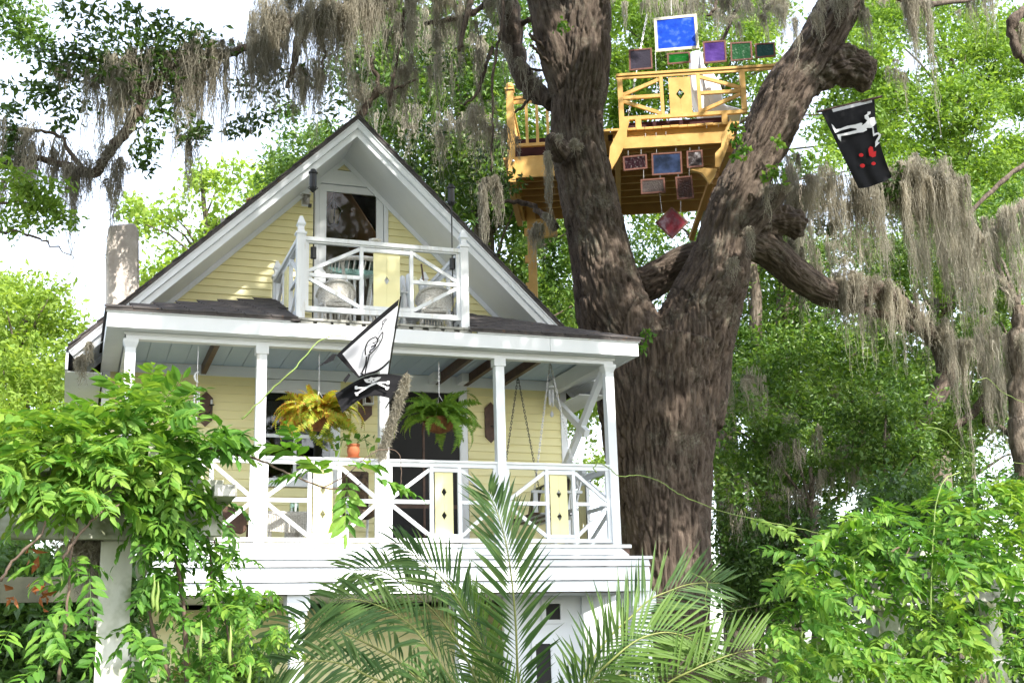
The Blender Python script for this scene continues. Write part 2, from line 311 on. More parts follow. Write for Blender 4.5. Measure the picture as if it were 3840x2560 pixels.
pw = part('porch_wall', YELLOW, H, lambda m: (wb(m, .33, 2.2, .03, .13, ZF, 5.35), wb(m, 2.2, 3.2, .03, .13, ZF, 3.92), wb(m, 2.2, 3.2, .03, .13, 5.05, 5.35), wb(m, 3.2, 3.86, .03, .13, ZF, 5.35), wb(m, 3.86, 4.92, .03, .13, 5.18, 5.35), wb(m, 4.92, 6.45, .03, .13, ZF, 5.35)))
lw = part('lower_wall', YELLOW, H, lambda m: m.box(.33, 6.49, YW+.03, YW+.13, -.2, 2.3))
for x in (.33, 6.4): part('side_wall', YELLOW, H, lambda m: m.box(x, x+.09, YW+.14, 30, -.2, 5.45))
part('rear_wall', YELLOW, H, lambda m: m.prism([(.33, 29.9, 0), (6.49, 29.9, 0), (6.49, 29.9, zr(6.45)-.22), (AX, 29.9, AZ-.22), (.33, 29.9, zr(.35)-.22)], (0, .1, 0)))
part('floor_slab', BROWNW, H, lambda m: m.box(.45, 6.38, YW+.14, 29.8, 2.6, 2.8))
def _wedge(h):
    me = bpy.data.meshes.new('clapboard'); t = .027
    me.from_pydata([(0, -t, 0), (1, -t, 0), (1, -.004, h), (0, -.004, h), (0, .012, 0), (1, .012, 0), (1, .012, h), (0, .012, h)], [], [(0, 1, 2, 3), (4, 7, 6, 5), (0, 4, 5, 1), (3, 2, 6, 7), (0, 3, 7, 4), (1, 5, 6, 2)])
    me.materials.append(YELLOW); return me
def clap(parent, x0, x1, z, me, y=YW):
    o = link('clapboard', me, parent, loc=(x0, y+random.uniform(-.0015, .0015), z)); o.scale = (x1-x0, 1, 1)
CB1 = _wedge(.104); CB2 = _wedge(.113)
z = 5.45
while z < 8.35:
    hw = (AZ-.25-z)/SL+.02
    x0, x1 = max(.36, AX-hw), min(6.44, AX+hw)
    if z < at(1315, 655, YW)[2]-.02:
        if DX0-x0 > .05: clap(gw, x0, DX0, z, CB1)
        if x1-DX1 > .05: clap(gw, DX1, x1, z, CB1)
    else:
        if x1-x0 > .06: clap(gw, x0, x1, z, CB1)
    z += .1
z = ZF+.02
while z < 5.26:
    segs = [(.34, 6.48)]
    cut = [(3.80*KX, 5.00*KX)] if z < 5.21 else []
    if 3.88 < z+.1 and z < 5.25: cut.append((2.16*KX, 3.26*KX))
    cut.sort(); x = .34
    for a, b in cut:
        if a > x: clap(pw, x, a, z, CB2)
        x = b
    clap(pw, x, 6.48, z, CB2); z += .1095
z = .3
while z < 2.25:
    clap(lw, .34, 6.48, z, CB2); z += .1095
# corner boards
for x in (.30, 6.44): part('corner_board', WHITE, H, lambda m: m.box(x, x+.09, YW-.035, YW+.02, ZF, 5.40))
# ---- main roof: slabs, rake boards, soffits, shingle ends
for sgn in (-1, 1):
    ex = AX+sgn*3.48; ez = zr(ex); al = math.atan(SL); nx, nz = sgn*math.sin(al), math.cos(al)
    def strip(m, d0, d1, y0, y1, a=0.0, b=0.0):                    # band along the slope, d measured below the roof surface
        p0 = V(AX, 0, AZ-d0/nz); p1 = V(ex, 0, ez)-V(nx, 0, nz)*d0; q0 = V(AX, 0, AZ-d1/nz); q1 = V(ex, 0, ez)-V(nx, 0, nz)*d1
        m.prism([p0+V(0, y0, 0), p1+V(0, y0, 0), q1+V(0, y0, 0), q0+V(0, y0, 0)], (0, y1-y0, 0))
    rf = part('roof', SHING, H, lambda m: strip(m, 0, .036, YR, 30.2))
    part('rake_board', WHITE, rf, lambda m: strip(m, .045, .115, YR+.03, YR+.075))
    part('rake_board', WHITE, rf, lambda m: strip(m, .117, .195, YR+.075, YR+.11))
    part('drip_edge', WHITE, rf, lambda m: strip(m, .037, .055, YR+.012, YR+.03))
    part('rake_soffit', WHITE, rf, lambda m: strip(m, .17, .182, YR+.111, YW+.02))
    part('gable_frieze', WHITE, rf, lambda m: strip(m, .183, .245, YW-.05, YW-.031))
    part('eave_soffit', WHITE, rf, lambda m: m.box(min(ex, ex-sgn*.42), max(ex, ex-sgn*.42), YR+.12, 30, ez-.26, ez-.25))
    part('eave_fascia', WHITE, rf, lambda m: m.box(min(ex, ex-sgn*.03), max(ex, ex-sgn*.03), YR+.01, 30, ez-.25, ez-.05))
    me = bpy.data.meshes.new('shingle'); a = V(-sgn*math.cos(al), 0, math.sin(al)); bb = V(nx, 0, nz)
    mm = MB(); mm.frame((0, .17, 0), a*.085, (0, .17, 0), bb*.008); me.from_pydata(mm.v, [], mm.f); me.materials.append(SHING)
    L = 3.48/math.cos(al); k = 0; s = .08
    while s < L-.02:
        p = V(AX, YR-.012+random.uniform(-.012, .01), AZ)+V(sgn*math.cos(al), 0, -math.sin(al))*s+bb*(.008+.004*(k % 2))
        o = link('shingle', me, rf, loc=p); o.rotation_euler = (0, -sgn*.07, random.uniform(-.03, .03)); s += .145; k += 1
# ---- chimney
def _ch(m):
    p = [at(401, 1180, 18.5), at(523, 1180, 18.5), at(521, 862, 18.5), at(503, 833, 18.5), at(440, 840, 18.5), at(406, 846, 18.5), at(399, 930, 18.5)]
    m.prism(p, (0, .5, 0))
chm = part('chimney', STUCCO, H, _ch, bevel=.03)
part('chimney_base', STUCCO, chm, lambda m: m.box(.36, .80, 18.52, 18.98, 5.0, 6.9))
# ---- porch roof (hip with balcony cut into it)
ZE = 5.44; PT = (6.25-ZE)/(15.93-13.84); FX0, FX1 = .272, 6.60; YFa = 13.87; EX0, EX1, EY = FX0-.03, FX1+.03, 13.84
def proof(x, y): return ZE+PT*min(y-EY, max(0, x-EX0), max(0, EX1-x))
BXL, BXR = 2.36, 4.39
def _hip(m, right):
    t = .03; dY = 15.93-EY
    def sheet(pts): m.prism([V(x, y, proof(x, y)-t) for x, y in pts], (0, 0, t-.004))
    if right: sheet([(BXR, EY), (EX1, EY), (EX1-dY, 15.93), (BXR, 15.93)]); sheet([(EX1, EY), (EX1, 15.93), (EX1-dY, 15.93)])
    else: sheet([(EX0, EY), (BXL, EY), (BXL, 15.93), (EX0+dY, 15.93)]) if EX0+dY < BXL else sheet([(EX0, EY), (BXL, EY), (BXL, EY+BXL-EX0)]); sheet([(EX0, EY), (EX0+dY, 15.93), (EX0, 15.93)])
pr = [part('porch_roof', SHING, H, lambda m: _hip(m, k)) for k in (0, 1)]
SHM = []
for k in range(5):
    mm = MB(); w = .15-.008*random.random(); j = .008*random.random()
    mm.add([(-w, -.01-j, -.004), (w, -.01+j, -.004), (w, .20, -.002), (-w, .20, -.002), (-w, -.01-j, .012), (w, -.01+j, .010+.006*random.random()), (w, .20, .004), (-w, .20, .004)], [(0, 1, 5, 4), (4, 5, 6, 7), (0, 4, 7, 3), (1, 2, 6, 5), (2, 3, 7, 6), (0, 3, 2, 1)])
    me = bpy.data.meshes.new('shingle'); me.from_pydata(mm.v, [], mm.f); me.materials.append(SHING); SHM.append(me)
ang = math.atan(PT); row = 0; s = 0.0
while s < 2.08:
    y = EY+s
    for xa, xb, pk in ((EX0+s, BXL-.02, pr[0]), (BXR+.02, EX1-s, pr[1])):
        x = xa+.14+(row % 2)*.15
        while x < xb+.05:
            o = link('shingle', random.choice(SHM), pk, loc=(min(x, xb-.1), y, proof(AX*0+min(max(x, EX0+s), EX1-s), y)+.006)); o.rotation_euler = (ang+random.uniform(.0, .02), 0, random.uniform(-.015, .015)); x += .302
    s += .135; row += 1
# fascia, drip edge, soffit, beam
fa = part('fascia', WHITE, H, lambda m: (m.box(FX0, 2.98, YFa, YFa+.03, 5.23, 5.395), m.box(2.984, 5.42, YFa+.001, YFa+.031, 5.229, 5.395), m.box(5.424, FX1, YFa-.001, YFa+.03, 5.23, 5.395)))
part('drip_edge', WHITEW, fa, lambda m: m.box(FX0-.015, BXL-.1, YFa-.018, YFa+.02, 5.397, 5.435))
part('drip_edge', WHITEW, fa, lambda m: m.box(BXR+.1, FX1+.015, YFa-.018, YFa+.02, 5.397, 5.435))
for x in (FX0, FX1-.03): part('fascia', WHITE, H, lambda m: m.box(x, x+.03, YFa+.032, YW, 5.23, 5.41))
part('soffit', WHITE, H, lambda m: (m.box(FX0+.031, FX1-.031, YFa+.032, YP-.07, 5.24, 5.25), m.box(FX0+.031, XP[0]-.06, YP-.069, YW, 5.24, 5.25), m.box(XP[4]+.06, FX1-.031, YP-.069, YW, 5.24, 5.25)))
part('porch_beam', WHITE, H, lambda m: (m.box(XP[0]-.055, XP[4]+.055, YP-.055, YP+.055, 5.16, 5.36), m.box(XP[0]-.05, XP[0]+.05, YP+.056, YW-.02, 5.165, 5.36), m.box(XP[4]-.05, XP[4]+.05, YP+.056, YW-.02, 5.165, 5.36)))
part('beam_trim', WHITE, H, lambda m: m.box(XP[0]-.075, XP[4]+.075, YP-.075, YP-.056, 5.205, 5.238))
# porch ceiling boards, joists, frieze
cl = part('porch_ceiling', CEILB, H, lambda m: m.box(FX0+.05, FX1-.05, YP, YW, 5.398, 5.405))
x = FX0+.06
while x < FX1-.2:
    part('ceiling_board', CEILB, cl, lambda m: m.box(x, x+.232, YP+.056, YW-.03, 5.383+random.uniform(0, .003), 5.396)); x += .24
for x in (1.50, 4.62, 5.02, 5.52): part('ceiling_joist', BROWNW, H, lambda m: m.box(x, x+.06, YP+.06, YW-.035, 5.26, 5.382))
for x in (4.52, 4.92): part('joist_block', WHITE, H, lambda m: m.box(x, x+.095, YW-.3, YW-.035, 5.265, 5.38))
part('frieze_board', WHITE, H, lambda m: m.box(.40, 6.43, YW-.034, YW+.02, 5.245, 5.381))
# ---- porch posts
for i, x in enumerate(XP):
    p = part('porch_post', WHITEW if i in (1,) else WHITE, H, lambda m: m.box(x-PW, x+PW, YP-PW, YP+PW, ZF+.002, 5.10))
    if i in (0, 4): part('capital', WHITE, p, lambda m: (m.tube([(x, YP, 5.06), (x, YP, 5.085), (x, YP, 5.12), (x, YP, 5.158)], [.085, .10, .125, .128], 4)) or None)
    else: part('capital', WHITE, p, lambda m: m.box(x-.072, x+.072, YP-.072, YP+.072, 5.065, 5.158))
for o in [c for c in H.children if c.name.startswith('porch_post')]:
    for c in o.children:
        if len(c.data.vertices) == 16:
            cx = sum(v.co.x for v in c.data.vertices)/16; cy = sum(v.co.y for v in c.data.vertices)/16
            for v in c.data.vertices:
                a, b = v.co.x-cx, v.co.y-cy; r = math.hypot(a, b)*.78; g = math.atan2(b, a); k = round(g/(math.pi/2)-.5)+.5
                v.co.x = cx+r*math.cos(k*math.pi/2)*1.15; v.co.y = cy+r*math.sin(k*math.pi/2)*1.15
# ---- railings.  F maps (u metres, w depth, z) to the world
def railing(F, L, zs, fr, panel, mat, diamonds, t=.04):
    """zs: z values, fr: inner stile fractions"""
    ztop, zcap, zap, zc, zm, zb1, zb0 = zs
    def B(m, u0, u1, z0, z1, d=t, w0=0):
        c = F((u0+u1)/2, w0, (z0+z1)/2); a = (F(u1, w0, z0)-F(u0, w0, z0))/2; n = F(0, 1, 0)-F(0, 0, 0); m.frame(c, a, n*d/2, (0, 0, (z1-z0)/2))
    r = part('railing', mat, H, lambda m: B(m, 0, L, zcap, ztop, .095))
    part('rail_apron', mat, r, lambda m: B(m, 0, L, zap, zcap-.001, .05))
    part('bottom_rail', mat, r, lambda m: B(m, 0, L, zb0, zb1, .055))
    for u in (0, L-.045): part('stile', mat, r, lambda m: B(m, u, u+.045, zb1+.001, zap-.001, t))
    ua0, ua1 = fr[0]*L, fr[0]*L+.042; ub0, ub1 = fr[1]*L-.042, fr[1]*L
    for u0, u1 in ((ua0, ua1), (ub0, ub1)): part('baluster', mat, r, lambda m: B(m, u0, u1, zb1+.001, zap-.001, t+.004))
    for z0, z1 in ((zap-.055, zap-.008), (zb1+.006, zb1+.05)): part('panel_rail', mat, r, lambda m: B(m, ua1+.001, ub0-.001, z0, z1, t))
    for s0, s1, tip in ((.046, ua0-.001, .046), (ub1+.001, L-.046, L-.046)):
        far = s1 if tip == s0 else s0
        part('mid_rail', mat, r, lambda m: B(m, s0, s1, zm-.022, zm+.022, t-.004))
        n = F(0, 1, 0)-F(0, 0, 0)
        for zz, z2 in ((zm+.045, zap-.03), (zm-.045, zb1+.03)):
            part('brace', mat, r, lambda m: m.bar(F(tip, 0, zz), F(far, 0, z2), t-.008, .042, n))
    # yellow board with diamond openings
    pu0, pu1 = panel; z0, z1 = zb1+.051, zap-.056; cu = (pu0+pu1)/2; hw = min(.032, (pu1-pu0)*.28); hh = hw*1.6
    zd = [z0+(z1-z0)*d for d in diamonds]; off = (F(0, 1, 0)-F(0, 0, 0))*.018; m = MB()
    for sgn in (-1, 1):
        e = pu0 if sgn < 0 else pu1; pts = [(e, z0), (cu+sgn*.0006, z0)]
        for d in zd: pts += [(cu+sgn*.0006, d-hh), (cu+sgn*hw, d), (cu+sgn*.0006, d+hh)]
        pts += [(cu+sgn*.0006, z1), (e, z1)]; m.prism([F(u, .004, zz) for u, zz in pts], off)
    m.build('panel', YELLOW, r)
    return r
ZS1 = (3.896, 3.870, 3.818, 0, 3.41, 2.99, 2.943)
for i in range(4):
    xa = XP[i]+PW; L = XP[i+1]-XP[i]-2*PW
    railing(lambda u, w, z, xa=xa: V(xa+u, YP+w, z), L, ZS1, (.375, .665), (.425*L, .590*L), WHITE, (.30, .68))
for xs in (XP[0], XP[4]):
    railing(lambda u, w, z, xs=xs: V(xs-w, YP+PW+u, z), YW-.02-YP-PW, ZS1, (.375, .665), (.44*1.73, .6*1.73), WHITE, (.30, .68))
# right side bracing between corner post and wall
xs = XP[4]
for p, q in (((xs, YP+.08, 5.14), (xs, YW-.25, 3.92)), ((xs, YW-.12, 5.14), (xs, YP+.75, 4.42))):
    part('porch_brace', WHITE, H, lambda m: m.bar(p, q, .075 if q[2] < 4 else .07, .09, (1, 0, 0)))
part('porch_brace', WHITE, H, lambda m: m.bar((XP[0], YP+.08, 5.14), (XP[0], YP+.6, 4.55), .05, .07, (1, 0, 0)))
# ---- balcony
ZB = 5.47; YB = 14.0; BX = [2.385, 4.372]
dk = part('balcony_deck', OLDWOOD, H, lambda m: m.box(BXL, BXR, 13.97, YW-.03, ZB-.06, ZB-.032))
y = 13.885
while y < YW-.15:
    part('deck_board', OLDWOOD, dk, lambda m: m.box(BXL-.02, BXR+.02, y, y+.132, ZB-.030, ZB+random.uniform(-.004, .002))); y += .14
x = BXL+.02
while x < BXR-.1:
    part('deck_block', OLDWOOD, dk, lambda m: m.box(x, x+random.uniform(.11, .16), 13.90, 13.965, ZB-.064, ZB-.034)); x += .19
def finial(x, y):
    p = part('balcony_post', WHITEW, H, lambda m: m.box(x-.05, x+.05, y-.05, y+.05, ZB+.002, 6.50))
    def fn(m):
        for z0, z1, a, b in ((6.50, 6.525, .064, .064), (6.525, 6.545, .05, .044), (6.545, 6.60, .034, .034), (6.60, 6.625, .034, .052), (6.625, 6.73, .052, .016)):
            m.add([(x-a, y-a, z0), (x+a, y-a, z0), (x+a, y+a, z0), (x-a, y+a, z0), (x-b, y-b, z1), (x+b, y-b, z1), (x+b, y+b, z1), (x-b, y+b, z1)], [(0, 1, 2, 3), (4, 5, 6, 7), (0, 1, 5, 4), (1, 2, 6, 5), (2, 3, 7, 6), (3, 0, 4, 7)])
    part('finial', WHITE, p, fn)
for x in BX:
    finial(x, YB); finial(x, 15.79)
ZS2 = (6.473, 6.425, 6.405, 0, 6.02, 5.635, 5.575)
railing(lambda u, w, z: V(BX[0]+.05+u, YB+w, z), BX[1]-BX[0]-.10, ZS2, (.345, .69), (.435*1.887, .605*1.887), WHITEW, (.50,))
for xs in BX: railing(lambda u, w, z, xs=xs: V(xs-w, YB+.05+u, z), 1.69, ZS2, (.345, .67), (.44*1.69, .58*1.69), WHITEW, (.50,))
# ---- upper door
def wx(px, py=900): return at(px, py, YW)[0]
def wz(px, py): return at(px, py, YW)[2]
ux0, ux1 = wx(1196, 690), wx(1437, 710); zt = wz(1315, 700); zc = wz(1315, 648)
dr = part('door_casing', WHITE, H, lambda m: (m.box(DX0, ux0, YW-.04, YW+.02, ZB, zt), m.box(ux1, DX1, YW-.04, YW+.02, ZB, zt), m.box(DX0, DX1, YW-.045, YW+.02, zt+.001, zc)))
gx0, gx1 = wx(1223, 800), wx(1410, 800); gz1 = wz(1315, 727); gz0 = wz(1223, 1003); gzb = ZB+.22
part('door_leaf', WHITE, dr, lambda m: (m.box(ux0+.006, gx0, YW-.02, YW+.015, ZB+.03, zt-.008), m.box(gx1, ux1-.006, YW-.02, YW+.015, ZB+.03, zt-.008), m.box(gx0, gx1, YW-.019, YW+.014, gz1, zt-.008), m.box(gx0, gx1, YW-.019, YW+.014, gz0-.07, gz0), m.box(gx0, gx1, YW-.019, YW+.014, ZB+.03, gzb)))
PANE = clearglass('door_glass', (.80, .78, .74), .012)
part('pane', PANE, dr, lambda m: (m.box(gx0, gx1, YW-.004, YW+.001, gz0, gz1)))
part('pane', PANE, dr, lambda m: (m.box(gx0, gx1, YW-.004, YW+.001, gzb, gz0-.07)))
for k in range(6):
    x = gx0+(gx1-gx0)*(k+.6)/6.3; part('door_slat', WHITE, dr, lambda m: m.box(x-.018, x+.018, YW-.016, YW-.006, gzb+.001, gz0-.071))
# attic room seen through the glass
ROOMW = surf('warm_room_plaster', [(.3, (.42, .25, .13)), (.7, (.55, .36, .22))], 2, rough=.8, bmp=.1)
ROOMB = surf('pale_room_boards', [(.3, (.45, .45, .44)), (.7, (.58, .57, .55))], 3, (1, 1, 4), .7, .2)
part('attic_room', ROOMW, H, lambda m: (m.prism([(AX-1.3, YW+.14, 7.75), (AX, YW+.14, 8.15), (AX, 19.5, 8.15), (AX-1.3, 19.5, 6.2)], (0, 0, .02)), m.prism([(AX+1.3, YW+.14, 6.2), (AX, YW+.14, 8.16), (AX, 19.5, 8.16), (AX+1.3, 19.5, 6.2)], (0, 0, .02))))
part('attic_wall', ROOMB, H, lambda m: (m.box(AX-1.5, AX+1.5, 17.6, 17.65, 5.5, 7.9), m.box(AX-1.3, AX+1.4, YW+.14, 19.3, 5.45, 5.48), m.box(AX+.75, AX+.78, YW+.5, 19.3, 5.49, 6.9), m.box(AX-1.25, AX-1.2, YW+.5, 19.2, 5.5, 6.6)))
# ---- porch window and screen door
WGL = clearglass('window_glass', (.34, .36, .36), .06); SCREEN = surf('dark_screen', [(.3, (.012, .012, .012)), (.7, (.02, .019, .019))], 200, rough=.55, bmp=.1, spec=.25)
wn = part('window', WHITE, H, lambda m: (wb(m, 2.16, 2.25, -.03, .02, 3.86, 5.18), wb(m, 3.17, 3.26, -.03, .02, 3.86, 5.18), wb(m, 2.251, 3.169, -.03, .02, 5.05, 5.18), wb(m, 2.12, 3.30, -.06, .02, 3.80, 3.859)))
part('sash', WHITE, wn, lambda m: (wb(m, 2.251, 2.285, -.012, .015, 3.86, 5.049), wb(m, 3.135, 3.169, -.012, .015, 3.86, 5.049), wb(m, 2.286, 3.134, -.012, .015, 4.43, 4.475), wb(m, 2.286, 3.134, -.012, .015, 3.86, 3.91), wb(m, 2.286, 3.134, -.012, .015, 5.01, 5.049), wb(m, 2.66, 2.70, -.011, .014, 3.911, 4.429), wb(m, 2.66, 2.70, -.011, .014, 4.476, 5.009)))
for x0, x1 in ((2.286, 2.66), (2.70, 3.134)):
    for z0, z1 in ((3.911, 4.429), (4.476, 5.009)): part('pane', WGL, wn, lambda m: wb(m, x0, x1, 0, .004, z0, z1))
part('curtain', surf('grey_curtain', [(.3, (.12, .12, .12)), (.7, (.24, .24, .23))], 14, (6, 1, .3), .9, .2), wn, lambda m: wb(m, 2.25, 3.17, .06, .07, 3.87, 5.04))
sd = part('door_frame', WHITE, H, lambda m: (wb(m, 3.82, 3.90, -.03, .02, ZF, 5.10), wb(m, 4.88, 4.99, -.03, .02, ZF, 5.10), wb(m, 3.82, 4.99, -.035, .02, 5.101, 5.244)))
part('screen_door', SCREEN, sd, lambda m: wb(m, 3.901, 4.879, 0, .02, ZF+.01, 5.099))
part('door_rail', BROWNW, sd, lambda m: (wb(m, 3.902, 4.878, -.008, -.001, 3.55, 3.60), wb(m, 4.37, 4.40, -.009, -.0015, ZF+.02, 5.09)))
# ---- porch floor, skirt, lower storey
part('porch_floor', OLDWOOD, H, lambda m: m.box(.40, 6.43, 14.0, YW-.02, ZF-.05, ZF))
part('floor_nosing', WHITE, H, lambda m: m.box(.33, 6.415, 13.955, 13.999, 2.872, 2.908))
sk = part('skirt', BROWNW, H, lambda m: m.box(.40, 6.40, 13.99, 14.01, 2.35, 2.87))
part('skirt_board', WHITE, sk, lambda m: m.prism([(.34, 13.985, 2.871), (6.29, 13.985, 2.871), (6.37, 13.93, 2.782), (.34, 13.93, 2.782)], (0, .012, 0)))
part('skirt_board', WHITE, sk, lambda m: m.prism([(.25, 13.895, 2.772), (6.655, 13.895, 2.772), (6.655, 13.885, 2.738), (.25, 13.885, 2.738)], (0, .11, 0)))
for z1, z0 in ((2.729, 2.645), (2.644, 2.483), (2.482, 2.352)):
    part('skirt_board', WHITE, sk, lambda m: m.prism([(.28, 13.930, z1), (6.62, 13.930, z1), (6.62, 13.888, z0+.009), (.28, 13.888, z0+.009)], (0, .05, 0)))
part('lower_soffit', WHITE, H, lambda m: m.box(.30, 6.60, 13.96, YW, 2.36, 2.375))
for px in (1112, 1735, 2402):
    x = at(px, 2300, 14.1)[0]; w = .075 if px < 2300 else .11
    c = part('column', WHITE, H, lambda m: m.box(x-w, x+w, 14.03, 14.03+2*w, 0, 2.18))
    part('capital', WHITE, c, lambda m: (m.box(x-w-.05, x+w+.05, 13.98, 14.08+2*w, 2.19, 2.36), m.box(x-w-.025, x+w+.025, 14.005, 14.055+2*w, 2.13, 2.189)))
# white entry wall under the right half of the porch
xa, xb = at(1890, 2400, 15.0)[0], at(2182, 2400, 15.0)[0]
ew = part('entry_wall', WHITE, H, lambda m: (m.box(xa, xb, 15.0, 15.06, 0, 2.358), m.box(xb, xb+.04, 15.0, YW, 0, 2.358)))
def entry(px0, px1, py0, py1, nm, mt):
    a, b = at(px0, py1, 14.99), at(px1, py0, 14.99)
    f = part(nm, WHITE, ew, lambda m: (m.box(a[0]-.05, a[0], 14.965, 15, a[2]-.05, b[2]+.05), m.box(b[0], b[0]+.05, 14.965, 15, a[2]-.05, b[2]+.05), m.box(a[0]-.0, b[0], 14.965, 15, b[2]+.001, b[2]+.05), m.box(a[0], b[0], 14.965, 15, a[2]-.05, a[2]-.001)))
    part('dark_pane', mt, ew, lambda m: m.box(a[0], b[0], 14.985, 14.999, a[2], b[2]))
entry(2046, 2098, 2262, 2322, 'entry_window', SCREEN); entry(2012, 2062, 2412, 2600, 'sidelight', SCREEN)
br = [at(2182, 2302, 14.95), at(2260, 2268, 14.95), at(2345, 2238, 14.95), at(2345, 2222, 14.95), at(2182, 2222, 14.95)]
part('arch_bracket', WHITE, H, lambda m: m.prism(br, (0, .1, 0)))
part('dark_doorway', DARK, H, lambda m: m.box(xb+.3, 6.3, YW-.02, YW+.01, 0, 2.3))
# ------------------------------------------------------------------ things on porch and balcony
def chain(m, p, q, ln=.035, w=.012, t=.0035):
    p = np.asarray(p, float); q = np.asarray(q, float); d = q-p; n = max(2, int(np.linalg.norm(d)/(ln*.8))); t3 = nrm(d)
    a = nrm(np.cross(t3, V(.3, 1, .1))); b = np.cross(t3, a)
    for i in range(n):
        c = p+d*(i+.5)/n; s = a if i % 2 else b
        for g in (-1, 1): m.bar(c-t3*ln*.42+s*g*w*.5, c+t3*ln*.42+s*g*w*.5, t, t)
        for g in (-1, 1): m.bar(c+t3*g*ln*.5-s*w*.45, c+t3*g*ln*.5+s*w*.45, t, t)
def frond_mesh(name, L, npair, pin, mat, bend):
    Vt = []; F = []; x = z = 0.0; ds = L/npair
    for i in range(npair):
        q = (i+1)/npair; th = -bend*q**1.3; x += ds*math.cos(th); z += ds*math.sin(th); l = pin*(math.sin(math.pi*min(1, .2+q*.8)))**.7+.004
        for s in (-1, 1):
            b = len(Vt); sw = ds*.52; c, d = math.cos(th), math.sin(th); j = random.uniform(-.3, .15)
            Vt += [(x-sw*c, 0, z-sw*d), (x+sw*c, 0, z+sw*d), (x+sw*c+l*.25*c, s*l*.93, z+l*j), (x-sw*.2*c+l*.15*c, s*l*.6, z+l*.1)]; F.append((b, b+1, b+2, b+3) if s > 0 else (b, b+3, b+2, b+1))
    me = bpy.data.meshes.new(name); me.from_pydata(Vt, [], F); me.materials.append(mat); return me
def fern(px, py, Y, label, mat, hang, seed, n=46):
    random.seed(seed); c = at(px, py, Y); t = thing('hanging_fern', label, 'fern', c)
    def bas(m):
        m.lathe(c, [(.03, -.13), (.13, -.10), (.185, -.02), (.20, .05), (.185, .055), (.10, .05)], 18)
    part('basket', COCO, t, bas, smooth=True)
    part('soil', COCO, t, lambda m: m.lathe(c, [(.02, .055), (.16, .06), (.03, .085)], 14))
    part('hook', STEEL, t, lambda m: (chain(m, c+V(0, 0, .34), V(c[0], c[1], hang), .03), [m.bar(c+V(.18*math.cos(k*2.1), .18*math.sin(k*2.1), .05), c+V(0, 0, .34), .004, .004) for k in range(3)]))
    ms = [frond_mesh('frond', L, 28, p, mat, cu) for L, p, cu in ((.42, .055, 1.5), (.50, .062, 2.0), (.58, .060, 2.4), (.36, .05, 1.0))]
    for k in range(n):
        a = 2.4*k+random.uniform(-.3, .3); el = random.uniform(-.15, .8) if k > n*.3 else random.uniform(.8, 1.45)
        o = link('frond', random.choice(ms), t, loc=c+V(.06*math.cos(a), .06*math.sin(a), .06)); s = random.uniform(.85, 1.3); o.scale = (s, s, s)
        o.rotation_euler = (random.uniform(-1.3, 1.3), -el, a)
    rt = MB()
    for k in range(26):
        a = random.uniform(0, 6.28); p = c+V(.19*math.cos(a), .19*math.sin(a), .04); rt.tube([p, p+V(.02*math.cos(a), .02*math.sin(a), -.10), p+V(.03*math.cos(a), 0, -random.uniform(.11, .2))], [.002, .002, .001], 3, False)
    rt.build('root_strands', COCO, t)
    return t
fern(1195, 1575, 14.32, 'sunlit yellow-green fern in coir basket hanging beside the second porch post', LFERN, 5.16, 11, 110)
fern(1648, 1585, 14.42, 'shaded green fern in coir basket hanging in front of dark screen door', LFERN2, 5.16, 12, 80)
# wind chimes
def chime(px, py, Y, label, ztop, moon=False):
    c = at(px, py, Y); t = thing('wind_chime', label, 'wind chime', c)
    part('cord', STEEL, t, lambda m: m.bar(c+V(0, 0, .02), (c[0], c[1], ztop), .006, .006))
    part('top_disc', WHITEW, t, lambda m: m.lathe(c, [(.04, 0), (.045, .01), (.03, .02)], 12))
    for k in range(5):
        a = k*1.257; p = c+V(.03*math.cos(a), .03*math.sin(a), -.03); part('chime_tube', STEEL, t, lambda m: m.tube([p, p-V(0, 0, .15+.02*k)], .0075, 8))
    part('clapper', WHITEC, t, lambda m: (m.lathe(c-V(0, 0, .36), [(.004, .05), (.02, .02), (.024, -.005), (.012, -.03)], 10), m.bar(c, c-V(0, 0, .32), .003, .003)))
    if moon: part('crescent_moon', WHITEW, t, lambda m: m.tube([c+V(.02, 0, .22), c+V(-.02, 0, .19), c+V(-.03, 0, .15), c+V(-.015, 0, .11), c+V(.02, 0, .09)], [.003, .011, .014, .011, .003], 6))
chime(2066, 1452, 14.9, 'silver tube wind chime with pale oval clapper hanging beside swing chains', 5.16)
chime(738, 1462, 14.3, 'wind chime with crescent moon hanging left of the second porch post', 5.16, True)
